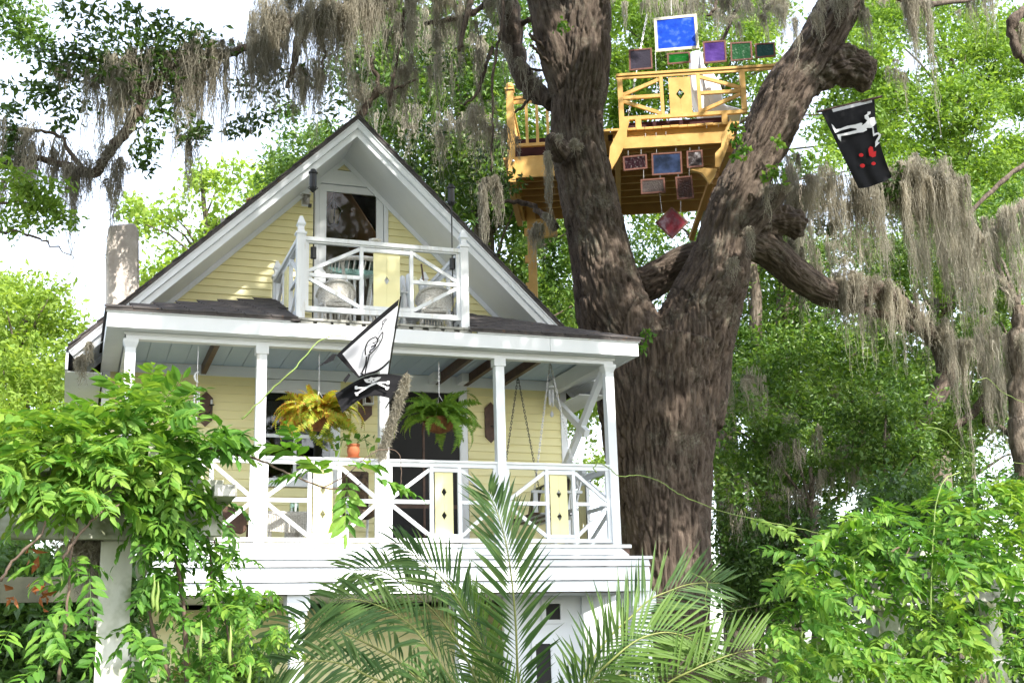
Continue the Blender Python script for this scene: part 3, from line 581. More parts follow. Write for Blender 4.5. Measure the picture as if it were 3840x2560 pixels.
# wall plaques
def plaque(px0, px1, py0, py1, label, kind):
    a = at(px0, (py0+py1)/2, YW-.03); b = at(px1, (py0+py1)/2, YW-.03); zt = at((px0+px1)/2, py0, YW-.03)[2]; zb = at((px0+px1)/2, py1, YW-.03)[2]
    c = V((a[0]+b[0])/2, YW-.03, zb); t = thing('wall_sconce', label, 'wall sconce', c); w = (b[0]-a[0])/2; h = w*1.0
    part('back_plate', BROWNW, t, lambda m: m.prism([(c[0]-w, YW-.05, zb+h), (c[0], YW-.05, zb), (c[0]+w, YW-.05, zb+h), (c[0]+w, YW-.05, zt-h), (c[0], YW-.05, zt), (c[0]-w, YW-.05, zt-h)], (0, .028, 0)))
    zm = (zt+zb)/2
    if kind == 'lantern':
        part('lantern_glass', PANE, t, lambda m: m.frame((c[0]+.02, YW-.14, zt-.07), (.05, 0, 0), (0, .05, 0), (0, 0, .07)))
        part('lantern_frame', WHITEW, t, lambda m: ([m.bar((c[0]+.02+i*.055, YW-.14+j*.055, zt-.15), (c[0]+.02+i*.055, YW-.14+j*.055, zt+.01), .012, .012) for i in (-1, 1) for j in (-1, 1)], m.box(c[0]-.045, c[0]+.085, YW-.205, YW-.075, zt+.01, zt+.03), m.box(c[0]-.045, c[0]+.085, YW-.205, YW-.075, zt-.165, zt-.15)))
    else:
        part('candle_arm', IRON, t, lambda m: (m.tube([(c[0], YW-.05, zm-.05), (c[0]+.03, YW-.12, zm-.08), (c[0]+.06, YW-.15, zm-.02), (c[0]+.06, YW-.15, zm+.02)], .008, 6), m.lathe((c[0]+.06, YW-.15, zm+.02), [(.012, 0), (.035, .012), (.036, .02)], 10)))
        part('candle', WHITEW, t, lambda m: m.lathe((c[0]+.06, YW-.15, zm+.04), [(.013, 0), (.013, .06), (.003, .065)], 8))
plaque(745, 797, 1468, 1600, 'dark wooden pointed wall plaque with candle arm left of the window', 'candle')
plaque(1343, 1394, 1478, 1580, 'dark shield-shaped wall plaque carrying a white framed lantern beside middle post', 'lantern')
plaque(1818, 1862, 1508, 1660, 'tall dark wall plaque with candle arm half hidden by the fourth post', 'candle')
# gable wall light
c = at(1147, 750, YW-.06); t = thing('wall_light', 'small square glass wall light beside the balcony door', 'wall light', c)
part('bracket', WHITE, t, lambda m: (m.box(c[0]-.055, c[0]+.055, YW-.03, YW-.02, c[2]-.08, c[2]+.07), m.box(c[0]-.06, c[0]+.06, YW-.14, YW-.03, c[2]+.06, c[2]+.075)))
part('shade', PANE, t, lambda m: m.box(c[0]-.045, c[0]+.045, YW-.13, YW-.04, c[2]-.06, c[2]+.058))
part('bulb', WHITEC, t, lambda m: m.lathe((c[0], YW-.085, c[2]-.03), [(.01, 0), (.026, .03), (.015, .07), (.012, .09)], 8), smooth=True)
part('sensor', IRON, t, lambda m: m.box(c[0]+.03, c[0]+.07, YW-.12, YW-.07, c[2]-.11, c[2]-.07))
# hanging lantern inside the door
c = at(1250, 800, 16.75); t = thing('hanging_lantern', 'black iron hanging lantern behind the glass of the balcony door', 'lantern', c)
part('frame', IRON, t, lambda m: ([m.tube([c+V(.07*math.cos(k*1.57), .07*math.sin(k*1.57), -.18), c+V(.11*math.cos(k*1.57), .11*math.sin(k*1.57), .04), c+V(.05*math.cos(k*1.57), .05*math.sin(k*1.57), .13), c+V(0, 0, .2)], .011, 5) for k in range(4)], m.lathe(c-V(0, 0, .22), [(.01, 0), (.075, .04), (.06, .05)], 10), m.bar(c+V(0, 0, .2), c+V(0, 0, .5), .01, .01)))
part('glass', surf('lantern_glass', [(.3, (.6, .55, .4)), (.7, (.75, .7, .55))], 5, bmp=0), t, lambda m: m.lathe(c, [(.05, -.16), (.09, .03)], 10))
# garden torches
def torch(px0, py0, px1, py1, Y, label, zb):
    a = at(px0, py0, Y); t = thing('garden_torch', label, 'torch', V(a[0], Y, zb))
    b = at(px1, py1, Y)
    part('pole', IRON, t, lambda m: m.tube([b, V(b[0]+(b[0]-a[0])*.0, Y, zb)], .008, 8))
    part('oil_can', IRON, t, lambda m: m.lathe((a[0], Y, a[2]), [(.012, -.14), (.045, -.10), (.042, .09), (.055, .10), (.055, .115), (.04, .12), (.03, .15)], 14))
    part('wire_cradle', IRON, t, lambda m: ([m.tube([V(a[0]+.03*math.cos(k*2.1), Y+.03*math.sin(k*2.1), a[2]-.10), b+V(0, 0, .02)], .005, 5) for k in range(3)], m.tube([V(a[0]+.058*math.cos(k*.524), Y+.058*math.sin(k*.524), a[2]-.085) for k in range(13)], .004, 5)))
    s = V(b[0], Y, 6.31); part('holder', IRON, t, lambda m: m.lathe(s, [(.036, -.07), (.034, .06), (.036, .065)], 12))
torch(1174, 680, 1178, 720, 14.06, 'black oil torch on thin pole at left end of balcony rail', ZB)
torch(1692, 735, 1693, 775, 14.06, 'black oil torch on thin pole at right end of balcony rail', ZB)
# bowl on balcony rail
c = at(1407, 909, YB); c[2] = 6.474
t = thing('shell_bowl', 'small pale shallow bowl standing on the balcony handrail', 'bowl', c); part('bowl', WICKER, t, lambda m: m.lathe(c, [(.03, 0), (.06, .012), (.08, .035), (.074, .037), (.05, .02), (.01, .012)], 14), smooth=True)
part('filling', COCO, t, lambda m: m.lathe(c, [(.055, .02), (.03, .032), (.004, .036)], 10))
# wicker table and chairs on the balcony
TGL = clearglass('table_glass', (.62, .80, .76), .25)
c = at(1340, 1010, 14.75); t = thing('wicker_table', 'round white wicker table with glass top on the balcony', 'table', V(c[0], c[1], ZB)); ztp = at(1300, 1000, 14.75)[2]
part('rim', WICKER, t, lambda m: m.tube([V(c[0]+.40*math.cos(k*.3142), c[1]+.40*math.sin(k*.3142), ztp) for k in range(21)], .03, 8), smooth=True)
part('table_top', TGL, t, lambda m: m.lathe((c[0], c[1], ztp+.018), [(.39, 0), (.39, .008)], 28))
for k in range(4):
    a = .78+k*1.571; part('leg', WICKER, t, lambda m: m.tube([V(c[0]+.34*math.cos(a), c[1]+.34*math.sin(a), ztp-.02), V(c[0]+.2*math.cos(a), c[1]+.2*math.sin(a), ZB+.35), V(c[0]+.3*math.cos(a), c[1]+.3*math.sin(a), ZB+.01)], [.022, .02, .022], 7))
part('apron', WICKER, t, lambda m: [m.bar(V(c[0]+.37*math.cos(k*.1745), c[1]+.37*math.sin(k*.1745), ztp-.14), V(c[0]+.38*math.cos(k*.1745+.06), c[1]+.38*math.sin(k*.1745+.06), ztp-.02), .012, .012) for k in range(36)])
def wchair(x, y, z0, rz, label, s=1.0):
    t = thing('wicker_chair', label, 'chair', (x, y, z0), 'white wicker chairs'); R = Matrix.Rotation(rz, 3, 'Z')
    def w(a, b, cc): q = R@Vector((a*s, b*s, cc*s)); return V(x+q.x, y+q.y, z0+q.z)
    part('seat', WICKER, t, lambda m: m.prism([w(-.27, -.25, .40), w(.27, -.25, .40), w(.24, .25, .39), w(-.24, .25, .39)], (0, 0, .06)), bevel=.015)
    part('backrest', WICKER, t, lambda m: m.add(sum([[w(.30*math.cos(a), .02+.27*math.sin(a), .46), w(.33*math.cos(a), .04+.31*math.sin(a), .62+.20*max(0, math.sin(a)))] for a in np.linspace(-.35, math.pi+.35, 18)], []), [(2*i, 2*i+2, 2*i+3, 2*i+1) for i in range(17)]))
    part('top_roll', WICKER, t, lambda m: m.tube([w(.33*math.cos(a), .04+.31*math.sin(a), .63+.20*max(0, math.sin(a))) for a in np.linspace(-.45, math.pi+.45, 20)], .03*s, 7), smooth=True)
    part('apron', WICKER, t, lambda m: [m.bar(w(u, -.26, .22+.10*abs(u)/.27), w(u, -.26, .40), .02, .012) for u in np.linspace(-.26, .26, 11)])
    for a, b in ((-.25, -.23), (.25, -.23), (-.22, .23), (.22, .23)): part('leg', WICKER, t, lambda m: m.tube([w(a, b, .40), w(a*1.05, b*1.05, 0)], .02*s, 7))
    return t
c = at(1255, 1190, 14.45); wchair(c[0], 14.42, ZB, math.pi, 'white wicker armchair at left end of the balcony, back to the railing', .68)
c = at(1640, 1190, 14.45); wchair(c[0]-.05, 14.40, ZB, math.pi*.92, 'white wicker armchair at right end of the balcony, back to the railing', .68)
# tall white slatted chair on the right of the balcony
x, y = 4.02, 15.0; t = thing('slatted_chair', 'tall white wooden slatted lounge chair with yellow stripe on the balcony corner', 'chair', (x, y, ZB))
for k in range(5):
    part('back_slat', YELLOW if k == 2 else WHITEW, t, lambda m: m.tube([V(x-.16+.10*k, y-.12, ZB+.25), V(x-.14+.09*k, y+.05, ZB+.65), V(x-.10+.08*k, y+.22, ZB+1.02-.03*abs(k-1))], [.05, .05, .035], 4))
part('seat', WHITEW, t, lambda m: m.prism([V(x-.24, y-.45, ZB+.38), V(x+.26, y-.45, ZB+.38), V(x+.24, y, ZB+.28), V(x-.22, y, ZB+.28)], (0, 0, .025)))
for sx in (-.3, .28):
    part('arm', WHITEW, t, lambda m: m.box(x+sx, x+sx+.09, y-.5, y+.12, ZB+.56, ZB+.585)); part('leg', WHITEW, t, lambda m: m.box(x+sx+.03, x+sx+.06, y-.48, y-.38, ZB, ZB+.558)); part('leg', WHITEW, t, lambda m: m.bar((x+sx+.045, y-.1, ZB+.36), (x+sx+.045, y+.35, ZB+.02), .03, .09, (1, 0, 0)))
p, q = at(1580, 990, 15.3), at(1592, 1092, 15.3)
t = thing('broom', 'thin brown broom handle leaning inside the balcony railing', 'broom', V(q[0]+.02, 15.3, ZB)); part('handle', BROWNW, t, lambda m: m.tube([p, V(q[0]+.05, 15.2, ZB+.2)], .012, 8)); part('bristles', COCO, t, lambda m: m.lathe(V(q[0]+.05, 15.2, ZB), [(.07, 0), (.05, .12), (.02, .24)], 8))
# terracotta pot on the handrail
c = at(1325, 1712, YP); c[2] = 3.897; t = thing('flower_pot', 'terracotta pot with trailing leaves standing on the porch handrail', 'flower pot', c)
part('pot', TERRA, t, lambda m: m.lathe(c, [(.045, .012), (.062, .03), (.074, .08), (.070, .125), (.066, .14), (.076, .145), (.076, .165), (.066, .166), (.05, .14)], 18), smooth=True)
part('saucer', TERRA, t, lambda m: m.lathe(c, [(.05, 0), (.08, .004), (.085, .016), (.075, .018)], 18))
part('pothos', STEMG, t, lambda m: [m.tube([c+V(.03*s, 0, .17), c+V(.12*s, -.03, .22+.03*k), c+V(.20*s, -.06, .16-.14*k)], .004, 4) for s in (-1, 1) for k in range(3)])
leaves('pothos_leaves', np.vstack([c+V(s*.06*j, -.05, .2+.02*j-.09*k*(j > 2)) for s in (-1, 1) for k in range(3) for j in range(1, 5)]), .085, LWIS, t, .75)
# wicker loveseat and jar behind the railing
def sofa():
    x0, x1 = at(1004, 1950, 14.62)[0], at(1175, 1950, 14.62)[0]; y = 14.62; t = thing('wicker_loveseat', 'white wicker loveseat behind the porch railing below the window', 'sofa', ((x0+x1)/2, y+.3, ZF))
    zt = at(1080, 1927, y)[2]; zb = at(1080, 1985, y)[2]
    part('backrest', WICKER, t, lambda m: m.add(sum([[V(x0+(x1-x0)*u, y+.06*math.sin(3.14*u), zb-.03*math.sin(3.14*u)), V(x0+(x1-x0)*u, y-.02+.06*math.sin(3.14*u), zt+.02*math.sin(3.14*u)), V(x0+(x1-x0)*u, y+.06+.06*math.sin(3.14*u), zt+.02*math.sin(3.14*u)), V(x0+(x1-x0)*u, y+.1+.06*math.sin(3.14*u), zb)] for u in np.linspace(0, 1, 13)], []), [(4*i+j, 4*i+4+j, 4*i+4+(j+1) % 4, 4*i+(j+1) % 4) for i in range(12) for j in range(4)]), smooth=False)
    part('weave_ribs', WICKER, t, lambda m: [m.bar(V(x0+(x1-x0)*u, y-.012+.06*math.sin(3.14*u), zb-.02), V(x0+(x1-x0)*u, y-.03+.06*math.sin(3.14*u), zt), .012, .012) for u in np.linspace(.02, .98, 26)])
    part('seat', WICKER, t, lambda m: m.box(x0, x1, y+.15, y+.65, ZF+.36, ZF+.44), bevel=.02)
    for a, b in ((x0+.04, y+.1), (x1-.04, y+.1), (x0+.04, y+.6), (x1-.04, y+.6)): part('leg', WICKER, t, lambda m: m.tube([V(a, b, ZF+.36), V(a, b, ZF)], .022, 7))
sofa()
c = at(1103, 1924, 15.4); t = thing('glass_jar', 'green tinted glass jar behind the wicker loveseat', 'jar', c); part('jar', TGL, t, lambda m: m.lathe(c, [(.05, 0), (.055, .01), (.055, .12), (.045, .14)], 14)); part('contents', LWIS, t, lambda m: m.lathe(c, [(.048, .004), (.048, .07)], 12))
part('stand', WICKER, t, lambda m: m.lathe((c[0], c[1], ZF), [(.16, 0), (.12, .1), (.1, c[2]-ZF-.03), (.2, c[2]-ZF-.02), (.2, c[2]-ZF-.002)], 14))
# porch chair with dark cushion and blue towel
x0, x1 = at(1285, 1930, 15.1)[0], at(1385, 1930, 15.1)[0]; y = 15.1; t = thing('porch_chair', 'white metal porch chair with patterned dark cushion and teal towel', 'chair', ((x0+x1)/2, y, ZF))
CUSH = surf('patterned_cushion', [(.35, (.02, .015, .012)), (.55, (.12, .08, .05)), (.7, (.3, .25, .2))], 12, rough=.9, bmp=.2); TEAL = surf('teal_towel', [(.3, (.02, .16, .20)), (.7, (.05, .26, .31))], 20, rough=.9, bmp=.4)
part('cushion', CUSH, t, lambda m: (m.box(x0, x1, y+.02, y+.10, ZF+.45, ZF+.98), m.box(x0, x1, y-.4, y+.02, ZF+.38, ZF+.46)), bevel=.02)
for xx in (x0-.03, x1+.01): part('frame', WHITE, t, lambda m: m.tube([V(xx, y-.42, ZF), V(xx, y-.42, ZF+.6), V(xx, y+.1, ZF+.62), V(xx, y+.2, ZF)], .016, 7))
part('towel', TEAL, t, lambda m: m.tube([V(x1+.06, y-.3, ZF+.66), V(x1+.065, y-.3, ZF+.4), V(x1+.07, y-.29, ZF+.12), V(x1+.07, y-.29, ZF+.06)], [.02, .04, .06, .045], 7))
# dark rounded chair back at left
c = at(868, 1948, 14.75); t = thing('rocking_chair', 'dark brown rounded rocking chair back at the left end of the porch', 'chair', (c[0], 14.8, ZF))
part('backrest', BROWNW, t, lambda m: m.prism([at(px, py, 14.72) for px, py in ((805, 1893), (870, 1900), (915, 1920), (928, 1955), (922, 1990), (905, 2002), (860, 1990), (805, 1975))], (0, .05, 0)), bevel=.012)
for s in (-.2, .2): part('leg', BROWNW, t, lambda m: m.tube([V(c[0]+s, 14.8, c[2]-.05), V(c[0]+s, 14.9, ZF+.02)], .02, 7)); part('rocker', BROWNW, t, lambda m: m.tube([V(c[0]+s, 14.4, ZF+.09), V(c[0]+s, 14.7, ZF+.025), V(c[0]+s, 15.0, ZF+.025), V(c[0]+s, 15.3, ZF+.1)], .018, 7))
part('seat', BROWNW, t, lambda m: m.box(c[0]-.25, c[0]+.25, 14.75, 15.2, ZF+.36, ZF+.40))
# porch swing
sx = at(2010, 1850, 15.1)[0]; t = thing('porch_swing', 'white porch swing with striped cushions hanging on four chains', 'swing', (sx, 15.1, ZF+.4)); zs = ZF+.42
STRIPE = None
def stripemat():
    m, tt, b = _m('striped_cushion'); co = pos(tt, (1, 1, 1)); w = N(tt, 'ShaderNodeTexWave', wave_type='BANDS', bands_direction='Y'); w.inputs['Scale'].default_value = 3.0; w.inputs['Distortion'].default_value = .6; tt.links.new(co, w.inputs[0])
    tt.links.new(ramp(tt, w.outputs[1], [(.25, (.02, .015, .012)), (.40, (.35, .33, .22)), (.55, (.16, .18, .06)), (.8, (.20, .21, .08))]), b.inputs['Base Color']); b.inputs['Roughness'].default_value = .9; return m
STRIPE = stripemat()
for k in range(6): part('seat_slat', WHITEW if k % 2 else BROWNW, t, lambda m: m.box(sx-.28+.095*k, sx-.20+.095*k, 14.45, 15.75, zs-.02, zs))
for yy in (14.5, 14.8, 15.1, 15.4, 15.7): part('back_slat', WHITE, t, lambda m: m.bar((sx+.27, yy, zs), (sx+.40, yy, zs+.5), .06, .02, (0, 1, 0)))
part('back_rail', WHITE, t, lambda m: (m.box(sx+.37, sx+.42, 14.42, 15.78, zs+.48, zs+.54), m.box(sx+.25, sx+.30, 14.42, 15.78, zs+.02, zs+.06)))
for yy in (14.42, 15.74): part('arm', WHITE, t, lambda m: (m.box(sx-.30, sx+.36, yy, yy+.05, zs+.24, zs+.27), m.box(sx-.28, sx-.23, yy+.005, yy+.045, zs, zs+.239)))
for yy, rz in ((14.66, .1), (15.45, -.15)):
    a = V(sx+.14, yy, zs+.03); part('cushion', STRIPE, t, lambda m: m.frame(a+V(.02, 0, .22), (.06, 0, -.012), (0, .21, 0), (.04, 0, .21)), bevel=.05)
for (pt, Y, lo) in (((1942, 1407), 15.55, 15.76), ((2063, 1372), 14.62, 14.44)):
    top = at(*pt, Y); top[2] = 5.30
    for e in (-.27, .33): part('chain', IRON if Y > 15 else STEEL, t, lambda m: chain(m, V(top[0], Y, 5.28), V(sx+e, lo, zs+.24), .05, .018, .006))
# ------------------------------------------------------------------ flags
def cloth(name, A, B, C, D, Yf, nu, nv, parent, parts, wav):
    """px corners: A pole top, B pole bottom, C fly bottom, D fly top; parts: list of (name, material, test(u,v))"""
    A, B, C, D = map(lambda q: np.array(q, float), (A, B, C, D)); G = []
    for i in range(nu+1):
        for j in range(nv+1):
            u, v = i/nu, j/nv; p = (A*(1-v)+B*v)*(1-u)+(D*(1-v)+C*v)*u+wav(u, v); G.append(at(p[0], p[1], Yf(p[0], p[1])+.035*math.sin(7*u+3*v)*u+.02*math.sin(13*v-4*u)*u))
    G = np.array(G)
    for nm, mt, test in parts:
        F = [(i*(nv+1)+j, (i+1)*(nv+1)+j, (i+1)*(nv+1)+j+1, i*(nv+1)+j+1) for i in range(nu) for j in range(nv) if test((i+.5)/nu, (j+.5)/nv)]
        use = sorted(set(k for f in F for k in f)); ix = {k: n for n, k in enumerate(use)}
        mesh_np(nm, G[use], np.array([[ix[k] for k in f] for f in F]), mt, parent, smooth=True)
def decal(name, polys, Yf, mat, parent, off=.055):
    m = MB()
    for p in polys: m.prism([at(x, y, Yf(x, y)-off) for x, y in p], (0, .004, 0))
    m.build(name, mat, parent)
def stroke(pts, w):                                   # px polyline -> px polygon
    pts = np.array(pts, float); q = spline(pts, 4); t = np.gradient(q, axis=0); n = np.stack([-t[:, 1], t[:, 0]], 1); n /= np.linalg.norm(n, axis=1)[:, None]+1e-9
    return [tuple(a) for a in np.vstack([q+n*w/2, (q-n*w/2)[::-1]])]
k1 = lambda x, y: (1190+x/1.9486, 1110+y/1.9486)
Yh = lambda x, y: 13.25+.0006*(y-1110)+.00035*(1490-x)
t = thing('heart_flag', 'white flag with black border and heart drawing flying from the middle porch post', 'flag', at(1450, 1400, 13.9))
cloth('flag', k1(597, 22), k1(522, 488), k1(300, 602), k1(138, 432), Yh, 30, 20, t, [('field', WHITEC, lambda u, v: .08 < v < .93 and u < .93), ('border', BLACKC, lambda u, v: not(.08 < v < .93 and u < .93))], lambda u, v: np.array([0, 14*math.sin(3.14*u)*(v-.3)+5*math.sin(6*u)*v]))
part('streamer', BLACKC, t, lambda m: (m.prism([at(*k1(x, y), 13.37) for x, y in ((142, 425), (120, 470), (5, 514), (60, 470), (115, 420))], (0, .004, 0)), m.prism([at(*k1(x, y), 13.40) for x, y in ((230, 562), (245, 578), (205, 635), (188, 615))], (0, .004, 0))))
decal('heart_drawing', [stroke([k1(*p) for p in q], w) for q, w in (([(352, 430), (352, 375), (378, 325), (425, 300), (440, 318)], 5), ([(440, 318), (478, 262), (470, 320), (425, 385), (375, 435)], 4), ([(405, 345), (432, 330), (450, 300)], 3), ([(392, 370), (425, 355), (445, 325)], 4), ([(385, 395), (412, 380), (430, 355)], 4), ([(378, 412), (392, 405)], 5), ([(360, 440), (352, 500), (325, 560)], 6), ([(382, 425), (358, 520), (345, 585)], 5), ([(465, 245), (490, 190), (512, 165)], 3), ([(480, 215), (475, 190), (500, 165)], 3), ([(316, 565), (338, 570)], 6))], Yh, BLACKC, t)
part('pole', IRON, t, lambda m: m.tube([at(*k1(500, 690), 13.98), at(*k1(610, 0), 13.24)], .009, 8))
Yp = lambda x, y: 13.62+.0002*(1500-x)
t = thing('pirate_flag', 'small black flag with skull and crossbones flying below the white flag', 'flag', at(1445, 1530, 14.0))
cloth('flag', k1(640, 588), k1(535, 748), k1(183, 852), k1(130, 718), Yp, 26, 14, t, [('field', BLACKC, lambda u, v: True)], lambda u, v: np.array([0, -38*math.sin(3.14*u)*(1-.15*v)]))
decal('skull', [[k1(*p) for p in ((340, 606), (372, 604), (392, 592), (418, 596), (440, 590), (466, 592), (452, 606), (430, 620), (400, 634), (362, 632), (348, 622))], stroke([k1(285, 668), k1(350, 668), k1(430, 635), k1(515, 630)], 6), stroke([k1(285, 715), k1(340, 680), k1(420, 636), k1(470, 650), k1(515, 672)], 6)]+[[k1(cx+dx*10, cy+dy*8) for dx, dy in ((-1, -.6), (0, -1), (1, -.6), (1, .6), (0, 1), (-1, .6))] for cx, cy in ((284, 662), (284, 674), (284, 708), (288, 720), (518, 626), (516, 638), (514, 668), (508, 676))], Yp, WHITEP, t)
decal('skull_eyes', [[k1(cx+dx*8, cy+dy*5) for dx, dy in ((-1, 0), (0, -1), (1, 0), (0, 1))] for cx, cy in ((378, 616), (412, 610), (396, 624))], Yp, BLACKC, t, .061)
part('pole', IRON, t, lambda m: m.tube([at(*k1(500, 815), 14.08), at(*k1(660, 545), 13.55)], .008, 8))
# moss hanging from the end of that pole
mo = Moss(); p0 = at(*k1(655, 560), 13.56); q0 = at(1418, 1720, 13.70)
for _ in range(1):
    tt = RNG.uniform(0, .93, 900)[:, None]; S = p0+(q0-p0)*tt+RNG.normal(size=(900, 3))*V(.012, .012, .01)*(1+1.3*tt); mo.strands(S, RNG.uniform(.05, .13, 900), .004, 8, 4, .015)
mt = mo.build('hanging_moss', None, None, None); mt['label'] = 'long grey strand of moss hanging from the small flag pole'; mt['category'] = 'moss'
k2 = lambda x, y: (3050+x/2.3576, 340+y/2.3576)
Yg = lambda x, y: 15.9+.0003*(x-3150)
t = thing('skeleton_flag', 'large black flag with white skeleton and red heart hanging from the oak limb', 'flag', at(3085, 420, 15.9))
cloth('flag', k2(70, 188), k2(540, 72), k2(690, 762), k2(400, 865), Yg, 26, 20, t, [('field', BLACKC, lambda u, v: not(u < .05 and .2 < v < .95)), ('hem', WHITEC, lambda u, v: u < .05 and .2 < v < .95)], lambda u, v: np.array([-16*math.sin(3.14*u)*v+4*math.sin(9*v)*u, 10*math.sin(3.14*v)*u]))
decal('skeleton', [[k2(*p) for p in q] for q in (
    ((162, 295), (180, 312), (200, 343), (240, 335), (300, 312), (370, 300), (420, 285), (435, 290), (428, 310), (462, 285), (478, 265), (455, 245), (452, 222), (480, 205), (480, 188), (505, 185), (505, 205), (485, 222), (495, 245), (515, 240), (540, 235), (560, 285), (535, 310), (515, 330), (480, 330), (470, 335), (475, 350), (440, 368), (400, 372), (320, 390), (245, 402), (245, 450), (225, 430), (208, 390), (250, 382), (330, 362), (385, 348), (382, 335), (330, 330), (250, 352), (195, 375), (172, 330)),
    ((520, 320), (530, 320), (540, 380), (575, 368), (600, 390), (590, 420), (570, 452), (588, 460), (548, 500), (548, 452), (560, 430), (580, 395), (568, 385), (530, 405)))], Yg, WHITEP, t, .055)
decal('red_heart', [[k2(*p) for p in ((488, 515), (505, 492), (525, 500), (532, 540), (555, 535), (552, 580), (525, 590), (495, 575), (490, 540))]], Yg, REDC, t, .055)
for cx, cy, rr in ((423, 570, 20), (435, 664, 22), (533, 645, 19)): decal('red_drop', [[k2(cx+rr*math.cos(a), cy+.8*rr*math.sin(a)) for a in np.linspace(0, 5.8, 12)]], Yg, REDC, t, .055)
part('pole', BROWNW, t, lambda m: m.tube([at(*k2(30, 190), 16.1), at(*k2(605, 52), 15.85)], .02, 8))
# ------------------------------------------------------------------ treehouse
TO = at(2313, 281, 18.3); _R = atz(2796, 250, TO[2]); E1 = nrm((_R-TO)*V(1, 1, 0)); E2 = V(-E1[1], E1[0], 0)
def tp(px, py, off=0.0):
    d = ray(px, py); n = E2; P0 = TO+E2*off; return CAM+d*(((P0-CAM)@n)/(d@n))
def tu(P): return (P-TO)@E1
def tw(u, v, z): return V(TO[0], TO[1], 0)+E1*u+E2*v+V(0, 0, z)
k3 = lambda x, y: (1860+x/1.742, y/1.742)
zrail = TO[2]; zdeck = tp(2318, 486)[2]; UR = tu(tp(*k3(1630, 570)))
T = thing('treehouse', 'new golden pine treehouse platform with railings built between the oak trunks', 'treehouse', tw(1, 1.5, zdeck))
def tb(m, u0, u1, v0, v1, z0, z1): m.frame(tw((u0+u1)/2, (v0+v1)/2, (z0+z1)/2), E1*(u1-u0)/2, E2*(v1-v0)/2, (0, 0, (z1-z0)/2))
def tpart(nm, mt, *a, par=None): return part(nm, mt, par or T, lambda m: tb(m, *a))
zbr = tp(*k3(1200, 755))[2]
fr = tpart('front_railing', NEWWOOD, -.02, UR+.62, -.045, .045, zrail-.045, zrail+.0)
tpart('top_trim', NEWWOOD, -.02, UR+.6, -.028, .0, zrail-.10, zrail-.047, par=fr)
tpart('bottom_rail', NEWWOOD, .0, UR, -.03, .03, zbr-.035, zbr+.03, par=fr)
ua = tu(tp(*k3(1082, 600))); ub = tu(tp(*k3(1325, 600)))
for u in (0.0, UR-.09): tpart('post', NEWWOOD, u, u+.09, -.04, .04, zbr+.031 if u else zdeck-.05, zrail-.101, par=fr)
for u in (ua-.03, ub-.03): tpart('baluster', NEWWOOD, u, u+.06, -.03, .03, zbr+.031, zrail-.101, par=fr)
zm = (zrail+zbr)/2-.03
for s0, s1, tip, far in ((.091, ua-.031, .091, ua-.031), (ub+.031, UR-.091, UR-.091, ub+.031)):
    tpart('mid_rail', NEWWOOD, s0, s1, -.025, .025, zm-.03, zm+.03, par=fr)
    for z0, z1 in ((zm+.06, zrail-.14), (zm-.06, zbr+.06)): part('brace', NEWWOOD, fr, lambda m: m.bar(tw(tip, 0, z0), tw(far, 0, z1), .04, .06, E2))
pu0, pu1 = tu(tp(*k3(1130, 600))), tu(tp(*k3(1275, 600))); cu = (pu0+pu1)/2; zc = (zrail+zbr)/2-.02
m = MB()
for s, e in ((-1, pu0), (1, pu1)): m.prism([tw(u, -.01, zz) for u, zz in ((e, zbr+.031), (cu+s*.001, zbr+.031), (cu+s*.001, zc-.10), (cu+s*.075, zc), (cu+s*.001, zc+.10), (cu+s*.001, zrail-.12), (e, zrail-.12))], E2*.02)
m.build('panel', NEWWOOD, fr)
for u in (tu(tp(*k3(930, 800))), tu(tp(*k3(1492, 760)))): tpart('rail_foot', NEWWOOD, u-.05, u+.05, -.03, .03, zdeck+.001, zbr-.036, par=fr)
# deck
dkk = tpart('rim_beam', NEWWOOD, -.12, UR-.25, .03, .075, zdeck-.33, zdeck-.045)
u = -.30
while u < UR-.2:
    tpart('deck_board', NEWWOOD, u, u+.138, -.05+random.uniform(-.012, .012), 3.3, zdeck-.04, zdeck, par=dkk); u += .146
u = -2.1
while u < -.35:
    tpart('deck_board', NEWWOOD, u, u+.138, .95+random.uniform(-.01, .01), 3.3, zdeck-.04, zdeck, par=dkk); u += .146
tpart('front_beam', NEWWOOD, .05, UR-.35, -.11, -.065, zdeck-.40, zdeck-.20)
SHADEWOOD = surf('shaded_pine', [(.3, (.40, .22, .07)), (.7, (.52, .30, .10))], 3, rough=.6, bmp=.2)  # same pine as the deck, with underside shade put into the colour
for k in range(9):
    v = .35+k*.36; tpart('joist', SHADEWOOD, -.2 if v < 1 else -2.05, UR-.15, v, v+.045, zdeck-.30-(.10 if k == 8 else 0), zdeck-.056)
for uu in (-.1, UR-.4): tpart('main_beam', SHADEWOOD, uu, uu+.09, .08, 3.3, zdeck-.50, zdeck-.301)
tpart('main_beam', SHADEWOOD, -2.05, -1.95, .99, 3.3, zdeck-.50, zdeck-.301)
part('underside_sheet', surf('maroon_sheet', [(.3, (.022, .009, .008)), (.7, (.04, .016, .013))], 4, rough=.9, bmp=.2), T, lambda m: tb(m, -.2, UR-.2, .1, 3.3, zdeck-.055, zdeck-.045))  # maroon sheet added below the boards to make the underside read shaded
part('underside_sheet', bpy.data.materials['maroon_sheet'], T, lambda m: tb(m, -2.0, -.21, 1.0, 3.3, zdeck-.055, zdeck-.045))
